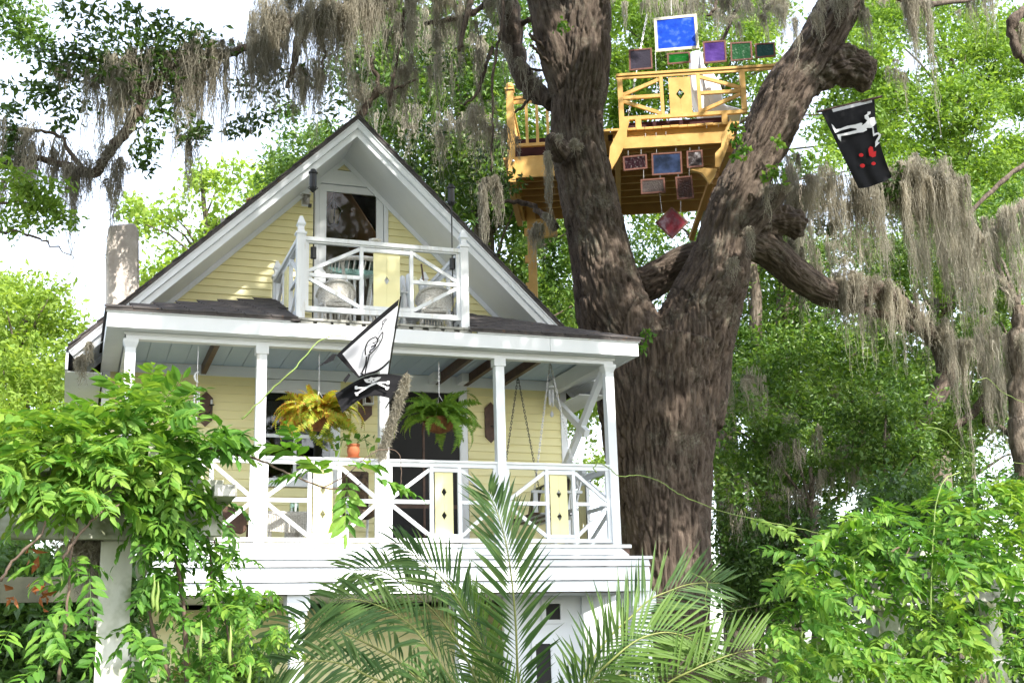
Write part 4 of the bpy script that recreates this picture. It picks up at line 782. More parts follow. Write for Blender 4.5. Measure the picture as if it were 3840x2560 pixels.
# corbels
def corbel(pts, off):
    part('corbel', NEWWOOD, T, lambda m: m.prism([tp(*k3(*p), -.12) for p in pts], E2*off))
corbel([(860, 757), (872, 790), (856, 850), (856, 905), (830, 970), (790, 1050), (752, 1112), (735, 1080), (745, 960), (800, 850)], .05)
corbel([(1536, 768), (1520, 800), (1480, 880), (1470, 960), (1432, 1000), (1430, 1090), (1462, 1095), (1490, 1020), (1525, 930), (1535, 840)], .05)
corbel([(1265, 1105), (1300, 1092), (1445, 1102), (1430, 1150), (1395, 1198), (1372, 1165), (1345, 1130)], .08)
part('knee_brace', SHADEWOOD, T, lambda m: m.bar(tp(*k3(1400, 1190), .1), tp(*k3(1275, 1560), .9), .08, .11, E1))
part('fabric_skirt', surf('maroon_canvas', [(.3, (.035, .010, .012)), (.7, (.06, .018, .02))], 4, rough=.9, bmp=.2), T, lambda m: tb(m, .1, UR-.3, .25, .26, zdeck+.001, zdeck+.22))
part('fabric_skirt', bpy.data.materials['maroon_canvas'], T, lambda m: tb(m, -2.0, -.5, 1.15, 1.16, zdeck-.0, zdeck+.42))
# left wing railing
wl = lambda px, py: tu(tp(px, py, 1.0)); zt2 = zrail+.0
u0 = wl(1930, 500); u1 = -.35; zlr = tp(1990, 372, 1.0)[2]; zlb = tp(1990, 545, 1.0)[2]; zd2 = tp(1990, 578, 1.0)[2]
pst = tpart('corner_post', NEWWOOD, u0-.13, u0, .90, 1.03, zd2-.55, tp(1915, 345, 1.0)[2])
part('post_cap', NEWWOOD, pst, lambda m: (tb(m, u0-.15, u0+.02, .88, 1.05, tp(1915, 345, 1.0)[2]+.001, tp(1915, 338, 1.0)[2]), m.lathe(tw(u0-.065, .965, tp(1915, 338, 1.0)[2]), [(.04, 0), (.07, .03), (.075, .07), (.05, .11), (.01, .125)], 12)))
wr_ = tpart('wing_railing', NEWWOOD, u0+.001, u1, .95, 1.03, zlr-.0, zlr+.05)
tpart('bottom_rail', NEWWOOD, u0+.001, u1, .96, 1.02, zlb-.03, zlb+.03, par=wr_); tpart('top_trim', NEWWOOD, u0+.001, u1, .965, .99, zlr-.09, zlr-.001, par=wr_)
u = u0+.20
while u < u1: tpart('baluster', NEWWOOD, u, u+.05, .975, 1.015, zlb+.031, zlr-.091, par=wr_); u += .19
v = 1.2
sr = tpart('side_railing', NEWWOOD, u0-.11, u0-.03, 1.04, 3.2, zlr, zlr+.05)
while v < 3.1: tpart('baluster', NEWWOOD, u0-.09, u0-.05, v, v+.05, zlb, zlr-.001, par=sr); v += .2
tpart('rim_beam', NEWWOOD, u0-.02, u1, .945, .985, zd2-.46, zd2-.06)
tpart('rim_beam', NEWWOOD, u0-.06, u0-.021, 1.04, 3.3, zd2-.46, zd2-.06)
for b in (tp(1925, 605, .88), tp(1925, 640, .88)): part('bolt', STEEL, T, lambda m: m.lathe(b, [(.022, 0), (.022, .02), (.01, .025)], 8, -E2))
p0, p1 = tp(1990, 760, 2.9), tp(1990, 1150, 2.9)
part('support_post', NEWWOOD, T, lambda m: (m.frame(V(p0[0], p0[1], (p0[2]+0)/2), E1*.08, E2*.08, (0, 0, p0[2]/2)), [m.frame(V(p0[0], p0[1], p0[2]-.6-.55*k)-E1*.11, E1*.03, E2*.04, (0, 0, .07)) for k in range(5)]))
part('support_bracket', NEWWOOD, T, lambda m: m.prism([tp(*q, 2.6) for q in ((1992, 823), (2085, 815), (2090, 880), (2030, 890), (2012, 868), (1994, 850))], E2*.1))
part('eye_screws', STEEL, T, lambda m: [m.bar(tp(x, y, -.12), tp(x, y+12, -.12), .006, .006) for x, y in ((2420, 500), (2460, 497), (2497, 494), (2650, 470), (2694, 465))])
# ---- coloured glass panes
GL = {'blue': glassmat('blue_glass', (.03, .09, .62), .35, .08, 6, .4, [(.3, (.015, .05, .45)), (.55, (.03, .12, .75)), (.75, (.25, .42, .9))]), 'slate': glassmat('slate_glass', (.09, .08, .11), .3, .15), 'green': glassmat('green_glass', (.015, .50, .05), .75, .12, 60, .9),
      'purple': glassmat('purple_glass', (.20, .10, .42), .55, .1, 18, .6, [(.3, (.10, .05, .25)), (.6, (.22, .12, .48)), (.8, (.4, .3, .6))]), 'moss': glassmat('moss_green_glass', (.07, .26, .11), .6, .12, 22, .8), 'teal': glassmat('teal_glass', (.02, .14, .12), .55, .12, 30, .8),
      'maroon': glassmat('maroon_glass', (.035, .012, .018), .25, .1, 25, .9), 'navy': glassmat('navy_glass', (.035, .05, .10), .2, .06, 4, .3, [(.35, (.02, .028, .05)), (.6, (.05, .075, .16)), (.8, (.16, .22, .34))]), 'clear': glassmat('hammered_clear_glass', (.45, .42, .45), .6, .05, 70, 1.0, [(.42, (.02, .015, .015)), (.52, (.15, .12, .12)), (.6, (.75, .72, .75))]),
      'grey': glassmat('seedy_grey_glass', (.10, .08, .075), .3, .08, 60, 1.0), 'amber': glassmat('brown_glass', (.09, .03, .018), .3, .08, 40, 1.0), 'red': glassmat('red_swirl_glass', (.4, .03, .05), .4, .1, 5, .3, [(.35, (.35, .008, .02)), (.5, (.30, .05, .07)), (.62, (.55, .38, .45)), (.75, (.45, .04, .08))])}
def pane(quad, glass, label, frame=None, off=-.06, wires=(), fw=.028):
    q = [tp(*k3(*p), off) for p in quad]; c = sum(q)/4; t = thing('framed_glass', label, 'framed glass', (q[2]+q[3])/2, 'coloured glass panes of the treehouse'); fm = frame or REDWOOD
    n = E2*.02; inner = [p+(c-p)*0 for p in q]
    ex = nrm(q[1]-q[0]); ey = nrm(q[3]-q[0]); w = fw
    I = [q[0]+ex*w+ey*w, q[1]-ex*w+ey*w, q[2]-ex*w-ey*w, q[3]+ex*w-ey*w]
    part('frame', fm, t, lambda m: [m.prism([q[i], q[(i+1) % 4], I[(i+1) % 4], I[i]], n) for i in range(4)])
    part('glass', GL[glass], t, lambda m: m.prism([p+n*.35 for p in I], n*.3))
    if wires: part('hanger', STEEL, t, lambda m: [m.bar(tp(*k3(*a), off+.005), tp(*k3(*b), off+.005), .005, .005) for a, b in wires])
    return t
pane([(1030, 118), (1310, 90), (1328, 315), (1042, 340)], 'blue', 'large blue glass pane in pale wooden frame, topmost on the treehouse railing', surf('pale_cream_frame', [(.3, (.55, .52, .40)), (.7, (.68, .65, .52))], 5), -.02, (((1140, -180), (1146, 100)), ((1040, 330), (1052, 620)), ((1330, 310), (1350, 590))), .05)
pane([(866, 325), (1018, 312), (1024, 448), (870, 462)], 'slate', 'slate grey glass pane at left end of the treehouse rail')
pane([(1116, 348), (1266, 338), (1272, 408), (1120, 422)], 'green', 'small bright green glass pane under the large blue one', off=-.02)
pane([(1350, 272), (1500, 262), (1508, 402), (1358, 415)], 'purple', 'purple glass pane right of the large blue pane')
pane([(1530, 278), (1670, 270), (1678, 388), (1534, 400)], 'moss', 'muted green glass pane between the purple and teal panes')
pane([(1690, 285), (1820, 276), (1828, 368), (1696, 382)], 'teal', 'dark teal glass pane at right end of the treehouse rail')
pane([(828, 1022), (984, 1006), (990, 1100), (834, 1116)], 'maroon', 'dark maroon glass pane hanging under the deck, leftmost of the upper row', off=-.14, wires=(((863, 985), (863, 1015)), ((948, 978), (948, 1008))))
pane([(1015, 1002), (1212, 990), (1219, 1134), (1020, 1146)], 'navy', 'large dark blue reflective glass pane hanging under the deck', off=-.14, wires=(((1048, 975), (1048, 998)), ((1175, 968), (1175, 990))))
pane([(1244, 986), (1348, 978), (1356, 1088), (1248, 1098)], 'clear', 'sparkling hammered clear glass pane hanging rightmost of the upper row', off=-.14, wires=(((1266, 965), (1266, 983)), ((1326, 960), (1326, 978))))
pane([(944, 1172), (1102, 1160), (1109, 1256), (948, 1268)], 'grey', 'grey seedy glass pane hanging in the lower row, on the left', off=-.14, wires=(((964, 1110), (964, 1168)), ((1072, 1145), (1072, 1162))))
pane([(1170, 1156), (1280, 1146), (1296, 1294), (1184, 1304)], 'amber', 'upright brown glass pane hanging in the lower row, on the right', off=-.14, wires=(((1190, 1140), (1190, 1154)), ((1262, 1098), (1262, 1148))))
pane([(1148, 1350), (1258, 1450), (1150, 1562), (1040, 1455)], 'red', 'red and white swirled glass diamond hanging lowest under the treehouse', off=-.14, wires=(((1070, 1265), (1085, 1392)), ((1206, 1310), (1206, 1392))))
# white plastic slide behind the railing
t = thing('slide', 'white plastic slide standing behind the treehouse railing', 'slide', tw(1.6, .6, zdeck))
part('chute', WHITE, t, lambda m: m.prism([tp(*k3(*p), .45) for p in ((1270, 335), (1335, 322), (1352, 420), (1420, 470), (1470, 560), (1492, 680), (1600, 705), (1610, 745), (1510, 760), (1500, 800), (1345, 798), (1320, 700), (1270, 560), (1262, 470))], E2*.5), bevel=.03)
part('side_wall', WHITE, t, lambda m: m.prism([tp(*k3(*p), .40) for p in ((1345, 330), (1360, 420), (1400, 560), (1470, 800), (1440, 800), (1370, 570), (1335, 420))], E2*.04))
# swing chain behind the rail
t = thing('chain', 'galvanised chain hanging behind the left bay of the treehouse railing', 'chain', tp(*k3(865, 755), .15)); part('links', STEEL, t, lambda m: chain(m, tp(*k3(865, 755), .15), tp(*k3(985, 100), .6), .07, .026, .008))
tv = tp(*k3(945, 730), .9)
# ------------------------------------------------------------------ live oak: trunks and limbs
OAK = thing('live_oak', 'huge live oak with forked trunk, furrowed bark and hanging grey moss', 'tree', at(2500, 2400, 17.3)*V(1, 1, 0))
def sk(*pts):                                        # (px, py, Y, radius in px) -> centres, radii
    P = np.array([at(a, b, c) for a, b, c, r in pts]); R = np.array([r*c/FPX*.97 for a, b, c, r in pts]); return np.hstack([P, R[:, None]])
b0 = at(2500, 2330, 17.3)
CH = [spline(np.vstack([[b0[0]-.05, b0[1], -.3, 1.25], [b0[0], b0[1], 1.2, .78], sk((2497, 2330, 17.3, 188), (2490, 2000, 17.3, 200), (2470, 1700, 17.3, 235), (2468, 1450, 17.3, 262), (2465, 1300, 17.3, 285))]), 6),
      spline(sk((2420, 1560, 17.3, 200), (2350, 1300, 17.35, 190), (2295, 1150, 17.35, 165), (2257, 980, 17.35, 140), (2205, 735, 17.3, 132), (2165, 490, 17.3, 124), (2180, 245, 17.2, 132), (2195, 0, 17.1, 116), (2210, -150, 17, 108)), 6),
      spline(sk((2520, 1560, 17.3, 220), (2590, 1300, 17.2, 205), (2640, 1143, 17.1, 176), (2698, 980, 17.0, 140), (2742, 816, 16.9, 122), (2808, 653, 16.8, 118), (2886, 490, 16.7, 122), (2965, 327, 16.6, 122), (3070, 163, 16.5, 112), (3160, 0, 16.5, 105), (3215, -150, 16.5, 98)), 6),
      spline(sk((2130, 330, 17.25, 90), (2075, 150, 17.2, 80), (2035, 0, 17.2, 78), (1960, -250, 17.2, 70)), 5),
      spline(sk((3010, 300, 16.55, 90), (3140, 240, 16.5, 98), (3215, 262, 16.45, 92), (3262, 300, 16.45, 66)), 5),
      spline(sk((2760, 880, 17.2, 100), (2870, 930, 17.4, 85), (3000, 1040, 17.6, 72), (3130, 1105, 17.8, 64), (3290, 1095, 18, 58), (3420, 1185, 18.2, 52), (3515, 1290, 18.3, 44), (3545, 1400, 18.3, 42), (3500, 1520, 18.2, 38), (3440, 1600, 18.1, 24)), 6),
      spline(sk((2740, 900, 16.85, 95), (2850, 800, 16.6, 62), (2920, 730, 16.4, 42), (2962, 690, 16.3, 26)), 5),
      spline(sk((2780, 830, 17.1, 90), (2900, 825, 17.2, 78), (2985, 838, 17.3, 66), (3025, 848, 17.3, 44)), 5),
      spline(sk((2680, 950, 17.6, 90), (2560, 985, 18.0, 80), (2470, 1040, 18.2, 82), (2370, 1090, 18.0, 85)), 5),
      spline(sk((2100, 570, 17.0, 60), (2078, 540, 16.78, 46), (2064, 500, 16.68, 22)), 4)]
def oak_mesh():
    m = MB()
    for c in CH: m.tube([p[:3] for p in c], list(np.maximum(.03, c[:, 3])), 20)
    me = bpy.data.meshes.new('tmp'); me.from_pydata(m.v, [], m.f); o = bpy.data.objects.new('tmp', me); COL.objects.link(o)
    r = o.modifiers.new('r', 'REMESH'); r.mode = 'VOXEL'; r.voxel_size = .0235
    s = o.modifiers.new('s', 'SMOOTH'); s.iterations = 12; s.factor = .6
    dg = bpy.context.evaluated_depsgraph_get(); ev = o.evaluated_get(dg).to_mesh()
    n = len(ev.vertices); co = np.empty(n*3, np.float32); ev.vertices.foreach_get('co', co); co = co.reshape(-1, 3).astype(float)
    no = np.empty(n*3, np.float32); ev.vertices.foreach_get('normal', no); no = no.reshape(-1, 3).astype(float)
    F = np.empty(len(ev.polygons)*4, np.int32); ev.polygons.foreach_get('vertices', F); F = F.reshape(-1, 4)
    o.to_mesh_clear(); bpy.data.objects.remove(o)
    best = np.full(n, 1e9); att = np.zeros((n, 3)); rad = np.zeros(n)
    for ci, c in enumerate(CH):                      # nearest limb axis gives bark coordinates
        P = c[:, :3]; cum = 0.0; a = nrm(np.cross(P[1]-P[0], V(.1, 1, .05))); bd = np.full(n, 1e9); ca = np.zeros((n, 3)); cr = np.zeros(n)
        for i in range(len(P)-1):
            d = P[i+1]-P[i]; L = np.linalg.norm(d); t = d/L; a = nrm(a-t*(a@t)); b = np.cross(t, a)
            s = np.clip(((co-P[i])@t)/L, 0, 1); q = co-(P[i]+s[:, None]*d); dist = np.linalg.norm(q, axis=1); k = dist < bd; bd[k] = dist[k]
            cr[k] = (c[i, 3]+(c[i+1, 3]-c[i, 3])*s)[k]; ca[k, 0] = (q@a)[k]; ca[k, 1] = (q@b)[k]; ca[k, 2] = (cum+s*L)[k]+ci*100.0
            cum += L
        rt = bd/(cr+.02); k = rt < best; best[k] = rt[k]; att[k] = ca[k]; rad[k] = cr[k]
    kk = np.clip(rad/.5, .25, 1)
    w = pnoise(att*V(3, 3, 1.2))
    f = att*V(1, 1, .15)+w[:, None]*V(.025, .025, .03)
    r1 = np.maximum(0, 1-np.abs(pnoise(f*13))*4.2); r2 = np.maximum(0, 1-np.abs(pnoise(f*24+5))*3.0); r4 = pnoise(att*V(9, 9, 7)+3)
    h = -.055*r1*kk-.026*r2*kk+np.where((np.floor(att[:, 2]/100.0) == 4) | (np.floor(att[:, 2]/100.0) == 7), .09*pnoise(co*4.5)+.05*pnoise(co*11), 0)+.006*r4*kk+.06*pnoise(co*.9)*kk+.018*pnoise(co*2.6)*kk
    co = co+no*h[:, None]
    return mesh_np('trunk', co, F, BARK, OAK, smooth=True, attr=f)
oak_mesh()
# smaller branches: one mesh each, tapered
def limb(pts, r0, r1, parent=OAK, mat=None, n=7, name='branch', jit=.012):
    P = spline([at(*p) for p in pts], 6); P = P+RNG.normal(size=P.shape)*jit; k = len(P)
    return part(name, mat or BARKB, parent, lambda m: m.tube(list(P), list(np.linspace(r0, r1, k)*(1+.12*RNG.normal(size=k))), n), smooth=True), P
LIMBS = []
for pts, r0, r1 in (
    ([(1930, -150, 18.2), (1905, 0, 18.2), (1930, 200, 18.2), (1985, 320, 18.0), (2075, 385, 17.6)], .20, .16),
    ([(1985, 320, 18.0), (1985, 370, 17.9), (1935, 420, 17.8)], .05, .02),
    ([(2010, 60, 17.8), (1960, 90, 18.1), (1900, 130, 18.3)], .05, .04),
    ([(1870, -60, 18), (1818, 15, 18), (1742, 62, 18), (1594, 92, 18)], .06, .035),
    ([(1600, -60, 18), (1323, 20, 17.8), (1206, 85, 17.6), (1094, 78, 17.5), (1022, 120, 17.4), (930, 178, 17.3), (780, 215, 17.2), (600, 205, 17.1), (430, 235, 17), (250, 200, 17)], .11, .03),
    ([(560, 330, 17), (530, 390, 17), (472, 490, 17), (395, 585, 17), (355, 650, 17), (290, 640, 17), (190, 605, 17), (85, 600, 17), (-40, 640, 17)], .10, .035),
    ([(355, 650, 17), (297, 620, 17), (217, 510, 17), (115, 490, 17), (-40, 480, 17)], .035, .018),
    ([(530, 390, 17), (560, 330, 17), (640, 260, 17.05), (700, 215, 17.1)], .09, .07),
    ([(1773, -40, 17.7), (1737, 117, 17.7), (1721, 194, 17.7)], .05, .028),
    ([(1890, -40, 17.6), (1880, 100, 17.6), (1862, 200, 17.6), (1845, 310, 17.6), (1850, 480, 17.7), (1840, 640, 17.7)], .03, .016),
    ([(1845, 180, 18), (1812, 280, 18), (1788, 352, 18), (1742, 392, 18)], .035, .02),
    ([(1515, 40, 17.8), (1507, 143, 17.8), (1475, 280, 17.8), (1460, 400, 17.8)], .035, .02),
    ([(1400, 214, 17.9), (1390, 245, 17.9), (1420, 300, 17.9), (1395, 375, 17.9), (1360, 430, 17.9), (1330, 470, 17.9)], .04, .03),
    ([(1345, 430, 17.9), (1420, 347, 17.9), (1492, 330, 17.9), (1560, 300, 17.9)], .045, .02),
    ([(1118, 150, 17.5), (1100, 240, 17.5), (1080, 330, 17.5)], .07, .03), ([(1190, 90, 17.6), (1215, 190, 17.6), (1210, 260, 17.6)], .05, .02),
    ([(2690, -30, 17.2), (2680, 30, 17.2), (2650, 60, 17.2)], .04, .02), ([(2770, 20, 18.5), (2700, 160, 18.5), (2640, 260, 18.5)], .035, .02),
    ([(3250, -40, 17), (3500, 10, 17.5), (3700, -10, 18)], .07, .04), ([(3850, 40, 16), (3795, 90, 16), (3810, 190, 16), (3850, 230, 16)], .10, .07),
    ([(3840, 760, 20), (3750, 840, 20), (3640, 930, 20), (3560, 980, 20)], .07, .03), ([(3860, 600, 21), (3760, 680, 21), (3640, 800, 21), (3540, 980, 21)], .06, .04),
    ([(3150, 1150, 18), (3350, 1190, 18), (3420, 1245, 18)], .09, .06), ([(3840, 1350, 20), (3710, 1480, 20), (3640, 1555, 20), (3560, 1620, 20)], .12, .07), ([(3720, 1460, 20), (3700, 1590, 20)], .12, .09),
    ([(2090, 230, 17.3), (2010, 150, 17.0), (1985, 130, 17.0)], .05, .025), ([(2085, 260, 17.3), (2030, 210, 17.0), (1988, 165, 16.9)], .04, .02), ([(1850, 760, 18.5), (1960, 760, 18.3), (2030, 800, 18.2), (2080, 850, 18.0)], .03, .07),
    ([(1985, 260, 17.6), (2080, 270, 17.5)], .02, .02)):
    LIMBS.append(limb(pts, r0, r1)[1])
# crown foliage on the limbs in view
PTS = [clumps([at(*p) for p in C], R, per, 12, .25) for C, R, per in (
    ([(300, 210, 17), (400, 190, 17), (480, 230, 17.1), (560, 200, 17), (640, 180, 17), (700, 200, 17.1), (760, 190, 17.1), (520, 280, 17), (350, 290, 17), (420, 320, 16.9), (650, 260, 17)], .40, 190),
    ([(200, 220, 17), (230, 270, 17), (120, 330, 17), (60, 360, 17), (190, 300, 17), (260, 380, 17), (240, 430, 17), (640, 300, 17), (560, 460, 17), (640, 420, 17)], .28, 90),
    ([(270, 60, 17), (380, 60, 17), (420, 120, 17.2), (500, 60, 17), (560, 110, 17.1), (620, 90, 17)], .25, 90),
    ([(20, 450, 17), (60, 520, 17), (30, 600, 17), (560, 540, 17), (540, 600, 17), (720, 480, 17), (740, 520, 17), (900, 480, 17.2), (960, 460, 17.2)], .22, 90),
    ([(1340, 250, 18.4), (1300, 330, 18.4), (1370, 300, 18.4), (1100, 280, 17.7), (1010, 300, 17.6), (980, 300, 17.6), (940, 330, 17.6), (1060, 420, 18), (1250, 430, 18.4)], .32, 70),
    ([(1320, 60, 18.5), (1420, 40, 18.5), (1490, 130, 18.6), (1540, 60, 18.6), (1640, 230, 18.6), (1700, 300, 18.6)], .3, 60),
    ([(1500, 560, 19), (1600, 520, 19), (1560, 640, 19.2), (1650, 700, 19.2), (1720, 640, 19), (1800, 560, 19), (1840, 680, 18.8), (1760, 720, 18.8), (1900, 700, 18.6)], .36, 120),
    ([(3000, 640, 18.6), (3080, 720, 18.4), (3330, 720, 18), (3350, 690, 18), (3040, 780, 18.5), (3100, 850, 18.5)], .3, 170))]
leaves('crown', np.vstack(PTS), .115, LOAK, OAK, .42, .5, 'stuff')
P2 = clumps([at(*p) for p in ((60, 700, 12), (110, 740, 12), (160, 760, 12), (60, 790, 12), (150, 820, 12), (210, 780, 12), (220, 840, 12), (30, 840, 12), (20, 660, 12), (110, 690, 12), (200, 720, 12))], .17, 110, 8, .3)
leaves('lit_crown', P2, .08, LBRT, OAK, .42, .6, 'stuff'); limb([(-60, 860, 12), (60, 870, 12), (160, 900, 12), (270, 960, 12)], .016, .006); limb([(-60, 760, 12), (80, 760, 12), (200, 790, 12)], .014, .005)
P3 = clumps([at(*p) for p in ((30, 60, 20), (90, 110, 20), (130, 140, 20), (60, 160, 20), (150, 80, 20), (20, 20, 20))], .4, 160, 9, .3)
leaves('far_crown', P3, .12, LMID, OAK, .42, .6, 'stuff')
# creeper on the bark
CR = np.vstack([clumps([at(*p)], .10, 30, 6, .4) for p in ((2755, 490, 16.2), (2765, 530, 16.2), (2770, 590, 16.2), (2910, 640, 16.1), (2890, 665, 16.1), (2925, 670, 16.1), (2915, 540, 16.1), (2425, 1255, 16.2), (2110, 95, 16.4), (2780, 560, 16.2), (2400, 1300, 16.2))])
leaves('creeper', CR, .09, LWIS, OAK, .6, .2, 'stuff')
# moss
ms = Moss()
def mc(pts, n, Lpx, per=26, sp=.12, jit=.12, fuzz=8):
    line = [at(*p) for p in pts]; ms.curtain(line, max(3, int(n*.55)), Lpx*pts[0][2]/FPX*1.35, int(per*1.0), sp*.62, jit, fuzz)
mc([(950, 40, 17.2), (1100, 60, 17.3), (1320, 10, 17.5)], 70, 330, 44, .13); mc([(1100, 60, 17.5), (1320, 10, 17.5), (1560, 0, 17.8)], 60, 260, 40)
mc([(1000, -20, 17.6), (1300, -60, 17.6), (1900, -40, 18)], 95, 220, 36, .13); mc([(1480, 60, 17.7), (1600, 90, 17.9), (1800, 30, 18)], 34, 260, 28)
mc([(640, 215, 17.1), (930, 175, 17.2), (1020, 125, 17.3)], 60, 320, 40); mc([(400, 235, 16.9), (560, 215, 17), (800, 205, 17)], 62, 290, 40)
mc([(270, 250, 17), (430, 300, 17), (560, 280, 17)], 45, 260, 32); mc([(-20, 480, 17), (115, 490, 17), (217, 520, 17)], 26, 220, 30); mc([(-20, 620, 17), (190, 600, 17), (355, 645, 17), (430, 560, 17)], 55, 260, 32)
mc([(640, 260, 17), (760, 230, 17)], 14, 360, 44, .1); mc([(440, 560, 17), (400, 610, 17)], 8, 330, 40, .08); mc([(690, 520, 17.2), (720, 540, 17.2)], 6, 300, 34, .05, .05)
mc([(1300, 330, 17.9), (1490, 320, 18), (1560, 300, 18)], 24, 170, 30); mc([(1080, 300, 17.6), (1230, 240, 17.6)], 22, 220, 36); mc([(1480, 260, 17.9), (1700, 180, 18.2), (1850, 200, 18)], 34, 280, 28)
mc([(1600, 480, 18.6), (1800, 420, 18.6), (1900, 500, 18.4)], 36, 260, 26); mc([(1780, 700, 17.9), (1860, 690, 17.9)], 10, 260, 60, .09, .08); mc([(1900, 100, 17.9), (1990, 300, 17.7)], 16, 220, 26, .08)
mc([(1990, 830, 17.6), (2060, 800, 17.6)], 10, 200, 40, .07, .06); mc([(2055, 560, 16.55), (2070, 600, 16.5)], 5, 330, 46, .035, .03); mc([(2070, 500, 16.5), (2230, 560, 16.4)], 10, 60, 26, .06, .05)
mc([(2560, -30, 18.5), (2760, -20, 18.5), (2950, 0, 18.5)], 46, 190, 34, .13); mc([(2700, 60, 18), (2960, 40, 17)], 18, 140, 30); mc([(2960, 110, 16.0), (3120, 0, 16.0), (3200, -60, 16)], 18, 150, 30, .09, .08)
mc([(3230, 0, 16.2), (3250, 60, 16.2)], 6, 300, 50, .08, .06); mc([(3390, -20, 16.8), (3440, 10, 16.8)], 14, 520, 100, .12, .10); mc([(3300, -30, 17.5), (3700, -10, 18)], 34, 190, 26); mc([(3800, 60, 16), (3830, 120, 16)], 9, 230, 40, .07, .06)
mc([(2930, 640, 17.9), (3050, 690, 17.9), (3200, 730, 18), (3380, 640, 18.2), (3520, 660, 18.3), (3600, 730, 18.3)], 210, 400, 44, .15, .22); mc([(3380, 640, 17.9), (3580, 690, 17.9)], 60, 300, 60, .15, .12)
mc([(2900, 860, 17.7), (3060, 1000, 17.7), (3200, 1060, 17.8)], 40, 230, 32); mc([(3120, 1050, 17.6), (3290, 1050, 17.8), (3430, 1150, 18), (3560, 1240, 18)], 90, 290, 36); mc([(3480, 880, 19), (3620, 900, 19.5), (3780, 800, 19.5), (3860, 740, 19.5)], 100, 360, 36, .15, .2)
mc([(3550, 1250, 18), (3650, 1280, 18.5), (3780, 1250, 19)], 46, 380, 40, .14, .15); mc([(3700, 1400, 19.5), (3860, 1300, 19.5)], 30, 400, 34, .14, .15); mc([(2830, 830, 16.2), (2780, 900, 16.2), (2740, 1000, 16.2)], 12, 130, 22, .05, .05); mc([(2860, 720, 16.2), (2940, 690, 16.2)], 7, 150, 34, .06, .05)
mc([(3220, 1550, 18), (3330, 1500, 18), (3450, 1580, 18)], 26, 190, 28, .13, .15); mc([(2760, 1420, 19), (2860, 1380, 19)], 12, 300, 30); mc([(325, 1310, 15.2), (335, 1330, 15.2)], 4, 210, 70, .04, .04); mc([(3360, 230, 17), (3300, 330, 17)], 8, 240, 24, .06)
ms.build('spanish_moss', OAK)
# unseen crown overhead, added to shade the house; gaps cut where sunlight should land
s_ = np.array(SUN); a_ = nrm(np.cross(s_, UP)); b_ = np.cross(s_, a_); CC = V(3.4, 15, 4.6)+s_*11.5
n = 1700; uv = RNG.uniform(-1, 1, (n, 2))*V(8.5, 6.5)[:2] if False else RNG.uniform(-1, 1, (n, 2))*np.array([9.0, 7.0])
C = CC+uv[:, :1]*a_+uv[:, 1:]*b_+s_*RNG.uniform(-1.6, 1.6, (n, 1)); P = clumps(C, .55, 66, 11, .25)
LIT = [(at(760, 1900, 14.1), .9), (at(1000, 1950, 14.1), 1.15), (at(1250, 2000, 14.1), 1.15), (at(1430, 1800, 14.1), .5), (at(1150, 2150, 13.9), 1.0), (at(1600, 2120, 13.9), .55), (at(1195, 1570, 14.3), .62), (at(2330, 1300, 13.9), .38), (at(480, 1190, 13.9), .3), (at(1020, 1240, 13.9), .2), (at(2320, 1480, 14.1), .25), (at(2560, 2060, 16.5), .42), (at(1930, 420, 19.3), .25),
       (at(460, 930, 18.5), .7), (at(250, 1350, 15.6), .35), (at(1750, 1080, 15.5), .12), (at(1400, 800, 15.9), .10), (at(2560, 1500, 16.3), .2), (at(1900, 2150, 13.9), .3), (at(380, 2250, 6.2), .5), (at(400, 1600, 6.2), .9), (at(100, 1700, 6.2), .9), (at(800, 2300, 6.4), .6), (at(2500, 2350, 9), .8), (at(3300, 2100, 7.5), 1.3), (at(1330, 1680, 14.1), .3), (at(2830, 560, 16.4), .6), (at(2960, 330, 16.3), .4), (at(2150, 130, 16.9), .5), (at(2560, 250, 18), 1.0), (at(2450, 520, 18), .8), (at(1960, 560, 19.5), .35), (at(3430, 760, 18), 1.0), (at(3420, 200, 17), .6), (at(1000, 60, 17.2), .5), (at(1350, 150, 17.6), .6), (at(1240, 30, 17.5), .4), (at(700, 260, 17), .45), (at(1830, 780, 17.9), .5), (at(2740, 950, 16.6), .3), (at(430, 200, 17), .4), (at(2200, 1000, 17), .25)]
keep = np.ones(len(P), bool)
for q, r in LIT:
    d = P-q; d = d-(d@s_)[:, None]*s_; keep &= np.linalg.norm(d, axis=1) > r*(1+.25*pnoise(P*2.2))
x_, y_, w_ = proj(P); keep &= ~((w_ > 0) & (x_ > -150) & (x_ < 3990) & (y_ > -120)); keep &= P[:, 2] > 6.5
P = P[keep]; leaves('upper_shade_crown', P, .22, LOAK, OAK, .5, .9, 'stuff')
# more unseen crown, added above the frame to hold back sky light
n = 350; C = np.stack([RNG.uniform(-9, 19, n), RNG.uniform(-5, 19, n), RNG.uniform(10.5, 14.5, n)], 1); P = clumps(C, .7, 60, 10, .25); x_, y_, w_ = proj(P); keep = ~((w_ > 0) & (x_ > -300) & (x_ < 4140) & (y_ > -260))
for q, r in LIT:
    d = P-q; d = d-(d@s_)[:, None]*s_; keep &= np.linalg.norm(d, axis=1) > r
leaves('outer_shade_crown', P[keep], .26, LOAK, OAK, .55, .9, 'stuff')
